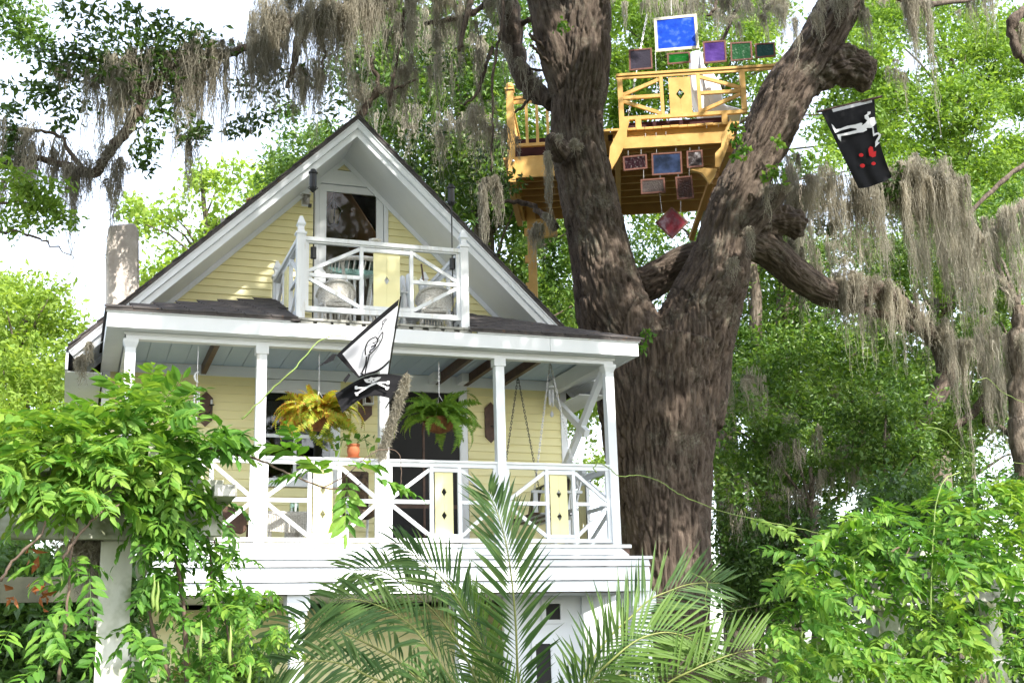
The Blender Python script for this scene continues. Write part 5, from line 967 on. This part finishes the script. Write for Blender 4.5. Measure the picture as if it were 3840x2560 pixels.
# ------------------------------------------------------------------ trees behind
def tree(label, trunk, boxes, size, mat, moss=(), group='trees behind the house', wr=.45, barkm=None, name='tree', extra=()):
    P0 = at(*trunk[0][:3]); t = thing(name, label, 'tree' if name == 'tree' else 'shrub', (P0[0], P0[1], 0), group)
    P = [V(P0[0], P0[1], 0)]+[at(*p[:3]) for p in trunk]; R = [trunk[0][3]*1.15]+[p[3] for p in trunk]
    Q = spline(np.hstack([np.array(P), np.array(R)[:, None]]), 5); Q[1:-1, :3] += RNG.normal(size=(len(Q)-2, 3))*.03
    tr = part('trunk', barkm or BARKG, t, lambda m: m.tube(list(Q[:, :3]), list(np.maximum(.015, Q[:, 3])), 9), smooth=True)
    L = []
    for n, x0, x1, y0, y1, Y0, Y1, rr, per in boxes:
        C = pxbox(n, x0, x1, y0, y1, Y0, Y1); L.append(clumps(C, rr*RNG.uniform(.7, 1.25, n), per, 12, .26))
        for c in C[::5]:                             # limbs that carry the clumps
            k = np.argmin(np.linalg.norm(Q[:, :3]-c-V(0, 0, -1.5), axis=1)); a = Q[k, :3]; mid = (a+c)/2+V(0, 0, .25)
            part('limb', barkm or BARKG, t, lambda m: m.tube([a, mid, c], [max(.02, Q[k, 3]*.4), .03, .012], 5), smooth=True)
    leaves('crown', np.vstack(L), size, mat, t, wr, .8, 'stuff')
    if moss:
        mo = Moss()
        for pts, n, lpx, per in moss: mo.curtain([at(*p) for p in pts], n, lpx*pts[0][2]/FPX, per, .10, .25, 6, .008)
        mo.build('spanish_moss', t)
    return t
tree('sunlit leafy tree filling the upper right corner', [(3500, 1500, 29, .35), (3560, 900, 29, .28), (3600, 300, 29, .15)], [(46, 3180, 3900, -120, 380, 26, 30, .8, 560), (46, 3280, 3900, 330, 760, 25, 29, .8, 560), (30, 3400, 3900, 700, 1050, 25, 28, .8, 500)], .15, LBRT)
tree('bright leafy tree seen between the two oak trunks', [(2700, 1400, 27, .3), (2660, 800, 27, .25), (2600, 100, 27, .12)], [(46, 2280, 2900, -100, 330, 25, 28, .8, 480), (22, 2300, 2800, 300, 800, 26, 28, .7, 420), (22, 3050, 3300, 150, 700, 24, 28, .7, 480)], .15, LBRT, [([(2350, -40, 24), (2700, 0, 24)], 26, 260, 30)])
tree('yellow-green leafy tree rising behind the right roof slope', [(1850, 1400, 25, .25), (1800, 800, 25, .2), (1700, 300, 25, .1)], [(44, 1330, 1950, 0, 420, 23, 27, .7, 400), (46, 1400, 2060, 400, 820, 23, 26, .7, 430), (26, 1800, 2250, 720, 1200, 24, 27, .7, 330)], .14, LMID, [([(1400, 60, 22.5), (1700, 100, 22.5), (1950, 150, 22.5)], 30, 300, 26), ([(1450, 420, 22.5), (1850, 480, 22.5)], 24, 300, 24)])
tree('olive green tree with hanging moss right of the great oak', [(2925, 1900, 24, .26), (2940, 1400, 24, .27), (2960, 1050, 24, .25), (2990, 700, 24, .2)], [(34, 2760, 3250, 1260, 1560, 21, 24, .7, 440), (40, 2860, 3420, 880, 1300, 22, 25, .65, 400), (34, 2950, 3560, 1450, 1800, 20, 23, .7, 420)], .12, LMID, [([(2900, 900, 22), (3300, 850, 22)], 22, 300, 26), ([(2780, 1500, 21), (3150, 1500, 21)], 22, 260, 24)])
tree('slender pale trunk tree just right of the oak trunk', [(2855, 1700, 23, .14), (2840, 1250, 23, .14), (2820, 950, 23, .1)], [(12, 2740, 2990, 820, 1180, 23, 25, .5, 220), (12, 2720, 2900, 1400, 1800, 22, 24, .5, 260)], .12, LMID)
tree('rough barked trunk at the far right edge with mossy crown', [(3830, 1750, 19, .20), (3815, 1500, 19, .19), (3808, 1300, 19, .17), (3820, 1150, 19, .12)], [(34, 3480, 3900, 1050, 1600, 20, 23, .65, 400), (24, 3450, 3900, 700, 1050, 21, 24, .65, 380)], .12, LMID, [([(3600, 1060, 19), (3840, 1000, 19)], 16, 330, 26)])
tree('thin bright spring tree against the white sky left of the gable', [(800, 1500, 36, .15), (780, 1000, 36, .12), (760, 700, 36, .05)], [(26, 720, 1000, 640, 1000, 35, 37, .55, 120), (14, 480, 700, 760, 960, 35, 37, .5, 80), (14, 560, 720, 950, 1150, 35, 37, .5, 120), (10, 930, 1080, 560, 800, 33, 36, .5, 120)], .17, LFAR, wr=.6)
tree('light green tree touching the left roof slope below the oak limb', [(1190, 1300, 30, .15), (1200, 900, 30, .12), (1180, 550, 30, .06)], [(26, 1020, 1330, 440, 760, 28, 31, .55, 260)], .14, LMID)
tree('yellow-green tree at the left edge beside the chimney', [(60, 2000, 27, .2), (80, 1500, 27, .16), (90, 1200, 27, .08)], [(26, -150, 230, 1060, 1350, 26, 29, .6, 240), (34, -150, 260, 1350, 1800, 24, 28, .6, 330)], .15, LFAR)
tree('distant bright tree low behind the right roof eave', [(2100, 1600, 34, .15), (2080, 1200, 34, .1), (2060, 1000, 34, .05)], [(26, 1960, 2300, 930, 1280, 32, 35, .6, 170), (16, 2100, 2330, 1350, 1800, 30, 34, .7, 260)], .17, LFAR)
tree('sunlit tree standing far behind the right pergola', [(3650, 2200, 31, .2), (3640, 1700, 31, .15), (3620, 1400, 31, .08)], [(56, 3250, 3950, 1250, 1900, 29, 32, .85, 400), (36, 2700, 3350, 1050, 1500, 30, 33, .85, 360), (30, 2350, 2700, 850, 1250, 30, 33, .8, 260)], .16, LMID)
# dark shrubs under the trees
SH = 'shrubs behind the right pergola'
tree('dark evergreen shrub at the foot of the oak', [(2850, 2400, 18.6, .08), (2850, 2150, 18.6, .06), (2850, 2000, 18.6, .03)], [(40, 2680, 3120, 1900, 2330, 18.0, 20, .5, 420)], .10, LDRK, [([(2750, 1850, 18), (3050, 1800, 18)], 16, 200, 24)], SH, name='shrub')
tree('mid green shrub with vine tangle in front of the olive tree', [(3050, 2200, 18, .08), (3050, 1900, 18, .05), (3040, 1750, 18, .03)], [(42, 2700, 3450, 1560, 1950, 18, 20.5, .55, 400)], .10, LMID, [([(2950, 1650, 17.8), (3250, 1700, 17.8)], 22, 190, 24)], SH, name='shrub')
tree('leafy bright topped shrub below the curved mossy limb', [(3330, 2000, 17, .05), (3330, 1750, 17, .04), (3320, 1500, 17, .02)], [(22, 3180, 3460, 1440, 1720, 16.5, 18, .4, 300)], .10, LMID, (), SH, name='shrub')
tree('dark shrub mass behind the right pergola post', [(3500, 2500, 14, .06), (3500, 2200, 14, .05), (3500, 1950, 14, .03)], [(44, 3180, 3900, 1850, 2560, 13, 16, .5, 400)], .10, LDRK, (), SH, name='shrub')
tree('dark shrub in the shade behind the left pergola', [(200, 2560, 10.5, .05), (200, 2400, 10.5, .04), (200, 2200, 10.5, .03)], [(52, -100, 420, 2080, 2620, 9.6, 11.5, .32, 380)], .085, LDRK, (), None, name='shrub')
tree('low green bush in front of the lower porch', [(900, 2700, 11.5, .03), (900, 2600, 11.5, .03), (900, 2500, 11.5, .02)], [(14, 700, 1000, 2440, 2620, 11, 12, .25, 300)], .07, LMID, (), None, name='shrub')
# white paling fence glimpsed at the lower left
c = at(60, 2500, 12.2); t = thing('fence', 'white paling fence glimpsed through the leaves at lower left', 'fence', (c[0], 12.2, 0))
for k in range(14): part('paling', PERG, t, lambda m: m.box(c[0]-1.2+.17*k, c[0]-1.07+.17*k, 12.2, 12.22, .1, 2.0+.02*(k % 3)))
for z in (.5, 1.75): part('fence_rail', PERG, t, lambda m: m.box(c[0]-1.3, c[0]+1.3, 12.225, 12.27, z, z+.09))
# wreath on the lower wall
c = at(722, 2545, YW-.06); t = thing('wreath', 'brown cork wreath hanging on the lower yellow wall', 'wreath', c); rnd = random.Random(4)
def _wr(m):
    for k in range(150):
        a = rnd.uniform(0, 6.28); r = .21+rnd.uniform(-.05, .05); p = c+V(r*math.cos(a), rnd.uniform(-.04, .02), r*math.sin(a)); d = V(rnd.uniform(-1, 1), rnd.uniform(-1, .2), rnd.uniform(-1, 1)); m.tube([p-nrm(d)*.022, p+nrm(d)*.022], .012, 6)
part('corks', surf('cork', [(.3, (.16, .06, .03)), (.7, (.42, .22, .12))], 25, rough=.9, bmp=.3), t, _wr)
# ------------------------------------------------------------------ pergolas
def bx_px(m, x0, x1, y0, y1, Y, d):                 # board whose front face covers a px rectangle at depth Y
    a = at(x0, y1, Y); b = at(x1, y0, Y); m.box(min(a[0], b[0]), max(a[0], b[0]), Y, Y+d, min(a[2], b[2]), max(a[2], b[2]))
PL = thing('pergola', 'white mossy wooden pergola carrying the wisteria at lower left', 'pergola', at(440, 2700, 6.2)*V(1, 1, 0))
a, b = at(390, 2014, 6.2), at(497, 2014, 6.2)
part('post', PERG, PL, lambda m: (m.box(a[0], b[0], 6.2, 6.2+b[0]-a[0], 0, a[2]), m.box(a[0]-.012, b[0]+.004, 6.19, 6.199, 0, a[2]-.02)))
zb_ = at(300, 2013, 6.18)[2]; xr = at(830, 1950, 6.18)[0]
part('beam', PERG, PL, lambda m: m.box(-1.2, xr, 6.13, 6.18, zb_+.006, zb_+.27)); part('beam_trim', PERG, PL, lambda m: m.box(-1.2, xr-.1, 6.115, 6.185, zb_-.012, zb_+.005))
part('beam', PERG, PL, lambda m: m.box(-1.2, xr, 6.20+.15, 6.40, zb_+.006, zb_+.27))
part('rear_beam', surf('dark_mossy_wood', [(.3, (.06, .06, .04)), (.7, (.14, .14, .09))], 5, rough=.9), PL, lambda m: bx_px(m, -300, 420, 2160, 2262, 8.4, .06))
for x0, x1, y0, y1, L in ((556, 597, 1655, 1722, 1.6), (804, 890, 1816, 1858, 1.0), (506, 552, 2458, 2502, .5), (150, 190, 1700, 1765, 1.6), (-60, -20, 1720, 1790, 1.6)):
    part('rafter', PERG if x0 != 804 else OLDWOOD, PL, lambda m: bx_px(m, x0, x1, y0, y1, 5.85, L))
part('corbel', PERG, PL, lambda m: m.prism([at(x, y, 6.1) for x, y in ((528, 1962), (575, 1962), (575, 2060), (562, 2130), (545, 2165), (520, 2170), (512, 2130), (520, 2050))], (0, .12, 0)))
PR = thing('pergola', 'white wooden pergola posts and rails half buried in vines at lower right', 'pergola', at(3335, 2700, 7.6)*V(1, 1, 0))
a, b = at(3290, 2290, 7.6), at(3385, 2290, 7.6)
part('post', PERG, PR, lambda m: m.box(a[0], b[0], 7.6, 7.75, 0, a[2])); a2, b2 = at(3700, 2250, 8.2), at(3745, 2250, 8.2); part('post', PERG, PR, lambda m: m.box(a2[0], b2[0], 8.2, 8.3, 0, a2[2]))
part('cap_board', PERG, PR, lambda m: bx_px(m, 3232, 3440, 2266, 2288, 7.5, .3)); part('beam', OLDWOOD, PR, lambda m: bx_px(m, 3195, 4000, 2130, 2262, 7.66, .05)); part('cap_board', PERG, PR, lambda m: bx_px(m, 3450, 3590, 2064, 2086, 7.4, .4)); part('rafter', PERG, PR, lambda m: bx_px(m, 3515, 3560, 2087, 2112, 7.3, .3)); part('rafter', PERG, PR, lambda m: bx_px(m, 3215, 3262, 2120, 2180, 7.3, .3))
part('lower_rail', PERG, PR, lambda m: bx_px(m, 3300, 4000, 2462, 2500, 7.55, .045)); part('brace', PERG, PR, lambda m: m.prism([at(x, y, 7.58) for x, y in ((3205, 2200), (3235, 2262), (3280, 2266), (3260, 2240), (3240, 2200))], (0, .08, 0)))
# ------------------------------------------------------------------ wisteria
def leaflet(L, w, fold=.12, curl=.25):
    Vt = [(0, 0, 0)]
    for t, k in ((.30, .46), (.66, .40)):
        z = -curl*L*t*t
        Vt += [(L*t, w*k, z+fold*w), (L*t, 0, z), (L*t, -w*k, z+fold*w)]
    Vt.append((L, 0, -curl*L)); F = [(0, 2, 1), (0, 3, 2), (1, 2, 5), (1, 5, 4), (2, 3, 6), (2, 6, 5), (4, 5, 7), (5, 6, 7)]
    return np.array(Vt), np.array(F)
def rotm(ax, a): return np.array(Matrix.Rotation(a, 3, Vector([float(q) for q in ax])))
def compound(npair, L, lf, droop, seed, wf=.42):
    rn = np.random.default_rng(seed); Vs = []; Fs = []; n = 0
    for i in range(npair+1):
        t = .18+.82*i/npair; p = V(L*t, 0, -droop*L*t*t); tang = math.atan2(-2*droop*t, 1)
        s = lf*(.75+.35*math.sin(math.pi*min(1, t)))*rn.uniform(.85, 1.15)
        for sd in ((-1, 1) if i < npair else (0,)):
            lv, lfz = leaflet(s, s*wf*rn.uniform(.9, 1.1), .14, rn.uniform(.05, .4))
            R = rotm((0, 1, 0), -tang*.0+rn.uniform(-.1, .45))@np.eye(3); ang = sd*rn.uniform(.75, 1.15)
            M = rotm((0, 0, 1), ang)@rotm((1, 0, 0), rn.uniform(-.35, .35))@R; q = lv@M.T+p
            Vs.append(q); Fs.append(lfz+n); n += len(q)
    rc = [(L*t, 0, -droop*L*t*t) for t in np.linspace(0, 1, 5)]; rv = np.array(sum([[(x, .0018, z), (x, -.0018, z)] for x, y, z in rc], [])); rf = np.array(sum([[(2*i, 2*i+1, 2*i+3), (2*i, 2*i+3, 2*i+2)] for i in range(4)], []))
    Vs.append(rv); Fs.append(rf+n); return np.vstack(Vs), np.vstack(Fs)
def tmesh(g, mat, name='leaf'):
    me = bpy.data.meshes.new(name); me.from_pydata([tuple(p) for p in g[0]], [], [tuple(int(i) for i in f) for f in g[1]]); me.materials.append(mat); return me
CG = [compound(5, .26, .105, .25, 1), compound(4, .22, .12, .35, 2), compound(6, .30, .095, .2, 3), compound(5, .28, .11, .5, 4), compound(3, .16, .11, .3, 5)]
CM = [tmesh(g, LWIS) for g in CG]
def eul(n, face, spread, pitch):
    """rotations: heading around 'face' (radians), pitch range, roll"""
    out = []
    for k in range(n):
        out.append(rotm((0, 0, 1), face+random.gauss(0, spread))@rotm((0, 1, 0), random.uniform(*pitch))@rotm((1, 0, 0), random.gauss(0, .45)))
    return out
def vine(root, regions, nobj):
    """regions: (n, cx, cy, rx, ry, Y0, Y1, scale, heading, spread, pitch)"""
    items = []
    for n, cx, cy, rx, ry, Y0, Y1, sc, hd, sp, pt in regions:
        for M in eul(n, hd, sp, pt):
            r = math.sqrt(random.random()); g = random.uniform(0, 6.28); Y = random.uniform(Y0, Y1)
            items.append((at(cx+rx*r*math.cos(g), cy+ry*r*math.sin(g), Y), M, sc*random.uniform(.75, 1.2), Y))
    items.sort(key=lambda q: q[3]/q[2]); Vs = []; Fs = []; n = 0
    for i, (p, M, s, Y) in enumerate(items):
        k = random.randrange(5)
        if i < nobj:
            o = link('leaf', CM[k], root, loc=p); o.rotation_euler = Matrix([list(map(float, r)) for r in M]).to_euler(); o.scale = (s, s, s)
        else:
            q = CG[k][0]*s@M.T+p; Vs.append(q); Fs.append(CG[k][1]+n); n += len(q)
    mesh_np('foliage', np.vstack(Vs), np.vstack(Fs), LWIS, root, kind='stuff')
HD = -math.pi/2
WL = thing('wisteria', 'lush green wisteria spilling over the left pergola', 'vine', at(540, 2700, 6.3)*V(1, 1, 0))
vine(WL, [(84, 520, 1640, 260, 110, 5.7, 6.3, .70, HD, 1.2, (-.7, .5)), (92, 240, 1700, 320, 110, 5.7, 6.3, .70, HD, 1.2, (-.6, .6)), (36, 120, 1650, 220, 70, 5.7, 6.3, .75, HD, 1.3, (-.7, .4)), (34, 540, 1530, 160, 60, 5.9, 6.3, .68, HD, 1.4, (-1.0, .2)), (70, 600, 1760, 160, 110, 5.8, 6.4, .64, HD, 1.2, (-.2, .9)),
          (26, 170, 1800, 220, 50, 5.6, 5.9, .8, HD, 1.0, (.0, .7)), (54, 740, 1960, 160, 120, 6.0, 6.6, .52, HD, 1.4, (-.1, 1.0)), (64, 770, 2180, 190, 150, 6.0, 6.8, .5, HD, 1.4, (-.1, 1.0)), (64, 720, 2420, 240, 130, 6.0, 6.8, .5, HD, 1.4, (-.1, .9)), (16, 590, 2120, 50, 150, 5.9, 6.1, .5, HD, 1.2, (-.1, 1.0)), (46, 960, 2330, 130, 150, 6.2, 6.8, .46, HD, 1.3, (-.1, .9)),
          (9, 250, 2130, 110, 90, 5.6, 5.9, .6, HD, 1.0, (.1, 1.0)), (14, 200, 2400, 180, 130, 5.6, 5.9, .6, HD, 1.0, (-.2, .8)), (6, 500, 2420, 50, 110, 5.7, 5.9, .55, HD, 1.0, (0, .9)), (10, 820, 1640, 60, 50, 5.8, 6.1, .75, HD+.3, .8, (-.1, .9)), (40, 590, 1900, 110, 120, 5.85, 6.1, .6, HD, 1.3, (-.1, 1.0)), (30, 250, 1850, 240, 60, 5.7, 6.0, .65, HD, 1.2, (.0, .9))], 230)
for pts, r, mt in (([(905, 1575, 5.9), (1000, 1480, 5.85), (1090, 1395, 5.8), (1150, 1330, 5.8), (1190, 1285, 5.8), (1250, 1258, 5.8), (1310, 1272, 5.8)], .0045, STEMG), ([(780, 1680, 5.9), (960, 1720, 5.85), (1080, 1775, 5.8), (1210, 1826, 5.8), (1290, 1830, 5.8), (1350, 1812, 5.8)], .006, STEMB), ([(1215, 1826, 5.8), (1300, 1780, 5.8), (1380, 1710, 5.8), (1440, 1684, 5.8), (1495, 1700, 5.8), (1505, 1780, 5.8), (1498, 1855, 5.8)], .003, STEMB),
                   ([(0, 2180, 5.6), (60, 2090, 5.6), (150, 2010, 5.6), (170, 1950, 5.6)], .007, STEMB), ([(230, 2100, 5.6), (300, 2000, 5.6), (380, 1920, 5.6), (450, 1890, 5.65)], .007, STEMB), ([(220, 2560, 5.7), (250, 2300, 5.7), (270, 2050, 5.7), (300, 1900, 5.8)], .008, STEMB), ([(700, 2560, 6.3), (690, 2300, 6.3), (650, 2050, 6.3), (600, 1850, 6.2)], .012, STEMB), ([(790, 2560, 6.3), (782, 2300, 6.3), (790, 2100, 6.3), (760, 1900, 6.3)], .008, STEMB), ([(640, 2560, 6.2), (560, 2300, 6.2), (530, 2100, 6.2), (520, 1900, 6.2)], .010, STEMB), ([(880, 2500, 6.4), (850, 2350, 6.4), (830, 2200, 6.4), (800, 2000, 6.4)], .006, STEMB)):
    limb(pts, r, r*.5, WL, mt, 6, 'stem', .002)
# sprig in front of the porch
for cx, cy, hd, pt, s in ((1130, 1720, HD-.9, -.5, 1.0), (1120, 1700, HD-.5, -.7, .7), (1090, 1690, HD-1.5, -.2, 1.0), (1290, 1745, HD+.7, -.1, .8), (1370, 1780, HD+1.3, .2, .85), (1420, 1800, HD+1.4, .1, .75), (1290, 1850, HD+.3, 1.2, .8), (1300, 1790, HD, 1.3, .7), (1220, 1790, HD-.6, -.6, .75), (1190, 1760, HD-1.2, .1, .8)):
    M = rotm((0, 0, 1), hd)@rotm((0, 1, 0), pt)@rotm((1, 0, 0), random.uniform(-.4, .4)); o = link('leaf', CM[random.randrange(5)], WL, loc=at(cx, cy, 5.8)); o.rotation_euler = Matrix([list(map(float, r)) for r in M]).to_euler(); o.scale = (s, s, s)
for px, py, L in ((575, 2220, .16), (590, 2240, .15), (752, 2400, .18), (862, 2420, .18), (935, 2540, .14), (620, 1930, .10), (370, 1900, .10)):
    p = at(px, py, 5.95); part('seed_pod', STEMG, WL, lambda m: m.tube([p+V(0, 0, L/2), p+V(.004, 0, L*.2), p+V(-.003, 0, -.1*L), p+V(.002, 0, -.35*L), p-V(0, 0, L/2)], [.002, .006, .009, .008, .0015], 7), smooth=True)
leaves('dead_leaves', np.vstack([at(x, y, 5.8)[None]+RNG.normal(size=(5, 3))*.03 for x, y in ((130, 2090), (70, 2235), (180, 2240), (160, 2200))]), .06, DEADL, WL, .4, -.3, 'stuff', 1.2)
ms2 = Moss(); ms2.curtain([at(320, 2030, 6.35), at(365, 2030, 6.35)], 10, .28, 46, .035, .02, 10, .005); ms2.curtain([at(380, 2200, 6.5), at(400, 2200, 6.5)], 3, .25, 26, .03, .02, 8, .005); ms2.build('moss_tuft', WL)
WR = thing('wisteria', 'green wisteria thicket covering the right pergola', 'vine', at(3400, 2700, 7.4)*V(1, 1, 0))
vine(WR, [(90, 3540, 2010, 340, 110, 6.8, 7.8, .85, HD, 1.2, (-.6, .6)), (90, 3150, 2120, 230, 140, 6.8, 7.7, .8, HD-.3, 1.1, (-.4, .7)), (80, 3640, 2230, 300, 140, 6.8, 7.6, .8, HD, 1.2, (-.4, .8)), (80, 3060, 2350, 180, 140, 6.8, 7.6, .75, HD-.4, 1.1, (-.2, .9)), (80, 3480, 2440, 320, 120, 6.8, 7.6, .75, HD, 1.2, (-.3, .9)), (34, 3720, 1880, 170, 90, 7.0, 7.6, .85, HD, 1.3, (-.9, .4)), (20, 3250, 1980, 140, 60, 6.9, 7.4, .85, HD-.3, 1.2, (-.8, .4)), (50, 3200, 2510, 300, 60, 6.7, 7.3, .7, HD, 1.2, (-.4, .6)), (14, 3800, 2450, 60, 130, 6.2, 6.6, .7, HD, 1, (-.3, .8))], 230)
for pts, r, mt in (([(2236, 1770, 7.2), (2226, 1752, 7.2), (2250, 1735, 7.2), (2290, 1760, 7.2), (2325, 1786, 7.2), (2400, 1782, 7.2), (2480, 1808, 7.2), (2560, 1858, 7.2), (2720, 1920, 7.2), (2900, 1960, 7.2), (3080, 2000, 7.2)], .0038, STEMG), ([(3652, 1468, 7.2), (3650, 1440, 7.2), (3700, 1418, 7.2), (3760, 1470, 7.2), (3860, 1520, 7.2)], .0032, STEMG), ([(3470, 1602, 7.2), (3540, 1615, 7.2), (3620, 1690, 7.2), (3720, 1715, 7.2), (3860, 1745, 7.2)], .003, STEMG), ([(3480, 2560, 7), (3490, 2300, 7), (3495, 2100, 7), (3510, 1900, 7), (3540, 1800, 7), (3600, 1770, 7)], .006, STEMG), ([(2595, 2148, 7.3), (2650, 2180, 7.3), (2645, 2240, 7.3), (2652, 2276, 7.3), (2700, 2295, 7.3), (2850, 2265, 7.3), (2980, 2230, 7.2)], .0035, STEMG), ([(3320, 2080, 7.2), (3420, 2030, 7.2), (3560, 2020, 7.2)], .009, STEMB), ([(3060, 2380, 7.2), (3120, 2290, 7.2), (3200, 2220, 7.2)], .010, STEMB), ([(3330, 2080, 7.3), (3380, 2110, 7.2), (3420, 2030, 7.2)], .008, STEMB)):
    limb(pts, r, r*.6, WR, mt, 6, 'stem', .002)
for px, py, L in ((3066, 2450, .16), (3132, 2425, .12), (3007, 2380, .10), (3202, 2120, .08), (2947, 2540, .16)):
    p = at(px, py, 6.9); part('seed_pod', STEMG, WR, lambda m: m.tube([p+V(0, 0, L/2), p+V(.004, 0, L*.2), p+V(-.003, 0, -.1*L), p+V(.002, 0, -.35*L), p-V(0, 0, L/2)], [.002, .006, .009, .008, .0015], 7), smooth=True)
for cx, cy, hd in ((2870, 1965, HD+.5), (2800, 1940, HD+.4), (2990, 1955, HD-1.2)):
    M = rotm((0, 0, 1), hd)@rotm((0, 1, 0), .3)@rotm((1, 0, 0), .5); o = link('leaf', tmesh(CG[2], LBRT), WR, loc=at(cx, cy, 7.15)); o.rotation_euler = Matrix([list(map(float, r)) for r in M]).to_euler(); o.scale = (.75,)*3
# ------------------------------------------------------------------ palm
PA = thing('palm', 'feathery date palm with arching fronds in front of the porch', 'palm tree', at(2000, 2800, 9.2)*V(1, 1, 0))
part('trunk', BARKB, PA, lambda m: m.tube([at(2000, 2850, 9.2)*V(1, 1, 0), at(2000, 2850, 9.2), at(2000, 2700, 9.2)], [.25, .22, .16], 12), smooth=True)
RACH = surf('palm_rachis', [(.3, (.13, .16, .04)), (.7, (.24, .26, .07))], 10, rough=.5, bmp=.1)
def frond(pts, sd, n, L, phi=(1.25, .35), lift=.15, droop=.25, mat=None, r0=.010, up=None):
    """pts: px path of the rachis, sd: sideways direction of the leaflets"""
    P = spline([at(*p) for p in pts], 8); seg = np.linalg.norm(np.diff(P, axis=0), axis=1); cum = np.concatenate([[0], np.cumsum(seg)])/seg.sum()
    fo = part('frond', RACH, PA, lambda m: m.tube(list(P[::2]), list(np.linspace(r0, .003, len(P[::2]))), 6), smooth=True)
    Vt = []; F = []
    for i in range(n):
        s = .12+.88*(i/(n-1))**.95 if i else .12; p = np.array([np.interp(s, cum, P[:, k]) for k in range(3)]); e = min(.999, s+.02); q = np.array([np.interp(e, cum, P[:, k]) for k in range(3)]); o = np.array([np.interp(e-.04, cum, P[:, k]) for k in range(3)])
        t = nrm(q-o); a = nrm(np.asarray(sd, float)-t*(np.asarray(sd, float)@t)); nn = np.cross(t, a)
        if (nn[2]-nn[1]*.3) < 0: nn = -nn
        f = phi[0]+(phi[1]-phi[0])*s; l = L*(.45+.75*math.sin(math.pi*(.12+.74*s)))*random.uniform(.88, 1.1)
        for g in (-1, 1):
            ff = f+random.gauss(0, .07); d = nrm(t*math.cos(ff)+a*g*math.sin(ff)+nn*(lift+random.gauss(0, .10))); w = .0115*random.uniform(.8, 1.15)
            wv = nrm(np.cross(d, nn)+V(0, .001, 0))*w; dz = V(0, 0, -1)*droop*l; b = len(Vt); fold = nn*w*.5
            Vt += [p, p+d*l*.3+wv+fold+dz*.08, p+d*l*.3-wv+fold+dz*.08, p+d*l*.3+dz*.08, p+d*l*.68+wv*.75+fold*.7+dz*.42, p+d*l*.68-wv*.75+fold*.7+dz*.42, p+d*l*.68+dz*.42, p+d*l+dz]
            F += [(b, b+1, b+3), (b, b+3, b+2), (b+1, b+4, b+6), (b+1, b+6, b+3), (b+3, b+6, b+5), (b+3, b+5, b+2), (b+4, b+7, b+6), (b+6, b+7, b+5)]
    mesh_np('leaflets', np.array(Vt), np.array(F), mat or LPALM, fo)
X_ = V(1, -.1, .05); UPL = V(-.25, .35, 1); UPR = V(.25, .35, 1)
LPAL2 = leafmat('palm_leaf_sunlit', [(0, (.06, .13, .022)), (1, (.15, .25, .05))], .35, .5, .25)  # palm leaf again, with sunlight put into a lighter colour
frond([(1975, 2760, 8.9), (1944, 2560, 8.6), (1932, 2307, 8.4), (1906, 2080, 8.4), (1868, 1930, 8.5), (1832, 1850, 8.7)], X_, 52, .40, (1.05, .35), .12, .10)
frond([(1900, 2760, 9.0), (1840, 2500, 8.9), (1752, 2310, 8.9), (1665, 2175, 9.0), (1580, 2103, 9.1), (1505, 2046, 9.3)], UPL, 45, .42, (1.1, .35), .1, .2)
frond([(1850, 2760, 8.9), (1700, 2560, 8.7), (1597, 2409, 8.6), (1538, 2341, 8.6), (1448, 2282, 8.6), (1346, 2248, 8.7), (1262, 2246, 8.8)], UPL, 47, .42, (1.15, .5), .1, .3)
frond([(1850, 2700, 9.4), (1740, 2450, 9.4), (1644, 2310, 9.4), (1563, 2232, 9.5), (1453, 2150, 9.6), (1389, 2136, 9.7), (1325, 2138, 9.7)], UPL, 42, .40, (1.1, .5), .1, .3)
frond([(1800, 2800, 8.6), (1520, 2600, 8.4), (1389, 2537, 8.3), (1304, 2494, 8.3), (1219, 2477, 8.3), (1138, 2478, 8.3), (1075, 2490, 8.4)], UPL, 44, .34, (1.15, .6), .1, .35)
frond([(1800, 2760, 9.2), (1520, 2500, 9.2), (1389, 2418, 9.2), (1261, 2358, 9.3), (1176, 2333, 9.4), (1090, 2352, 9.5), (1000, 2420, 9.5)], UPL, 45, .36, (1.15, .6), .1, .35)
frond([(2080, 2740, 8.9), (2210, 2560, 8.7), (2300, 2468, 8.6), (2389, 2399, 8.6), (2477, 2371, 8.6), (2541, 2376, 8.6), (2605, 2403, 8.6), (2700, 2490, 8.6)], UPR, 49, .42, (1.15, .4), .1, .08, LPAL2)
frond([(2100, 2700, 9.3), (2250, 2430, 9.3), (2375, 2304, 9.3), (2439, 2246, 9.3), (2509, 2215, 9.3), (2573, 2192, 9.3), (2637, 2184, 9.4), (2700, 2186, 9.5)], UPR, 45, .42, (1.15, .4), .1, .05)
frond([(2250, 2800, 8.6), (2480, 2580, 8.5), (2588, 2516, 8.4), (2669, 2480, 8.4), (2771, 2445, 8.4), (2900, 2432, 8.5), (3010, 2470, 8.6)], UPR, 45, .40, (1.15, .45), .1, .1, LPAL2)
frond([(2000, 2780, 9.4), (1860, 2560, 9.5), (1800, 2400, 9.5), (1770, 2300, 9.5), (1745, 2230, 9.6)], X_, 39, .36, (.9, .3), .1, .1, LPAL2)
frond([(2060, 2740, 8.9), (2150, 2620, 8.8), (2230, 2560, 8.7), (2330, 2530, 8.6), (2450, 2540, 8.6)], UPR, 34, .36, (1.2, .55), .1, .3)
frond([(1900, 2780, 8.7), (1720, 2640, 8.5), (1650, 2580, 8.4), (1560, 2560, 8.3)], UPL, 34, .36, (1.2, .5), .1, .2)
frond([(2100, 2760, 9.0), (2350, 2600, 8.9), (2480, 2540, 8.8), (2620, 2530, 8.8), (2740, 2560, 8.8)], UPR, 37, .38, (1.15, .4), .1, .08, LPAL2)
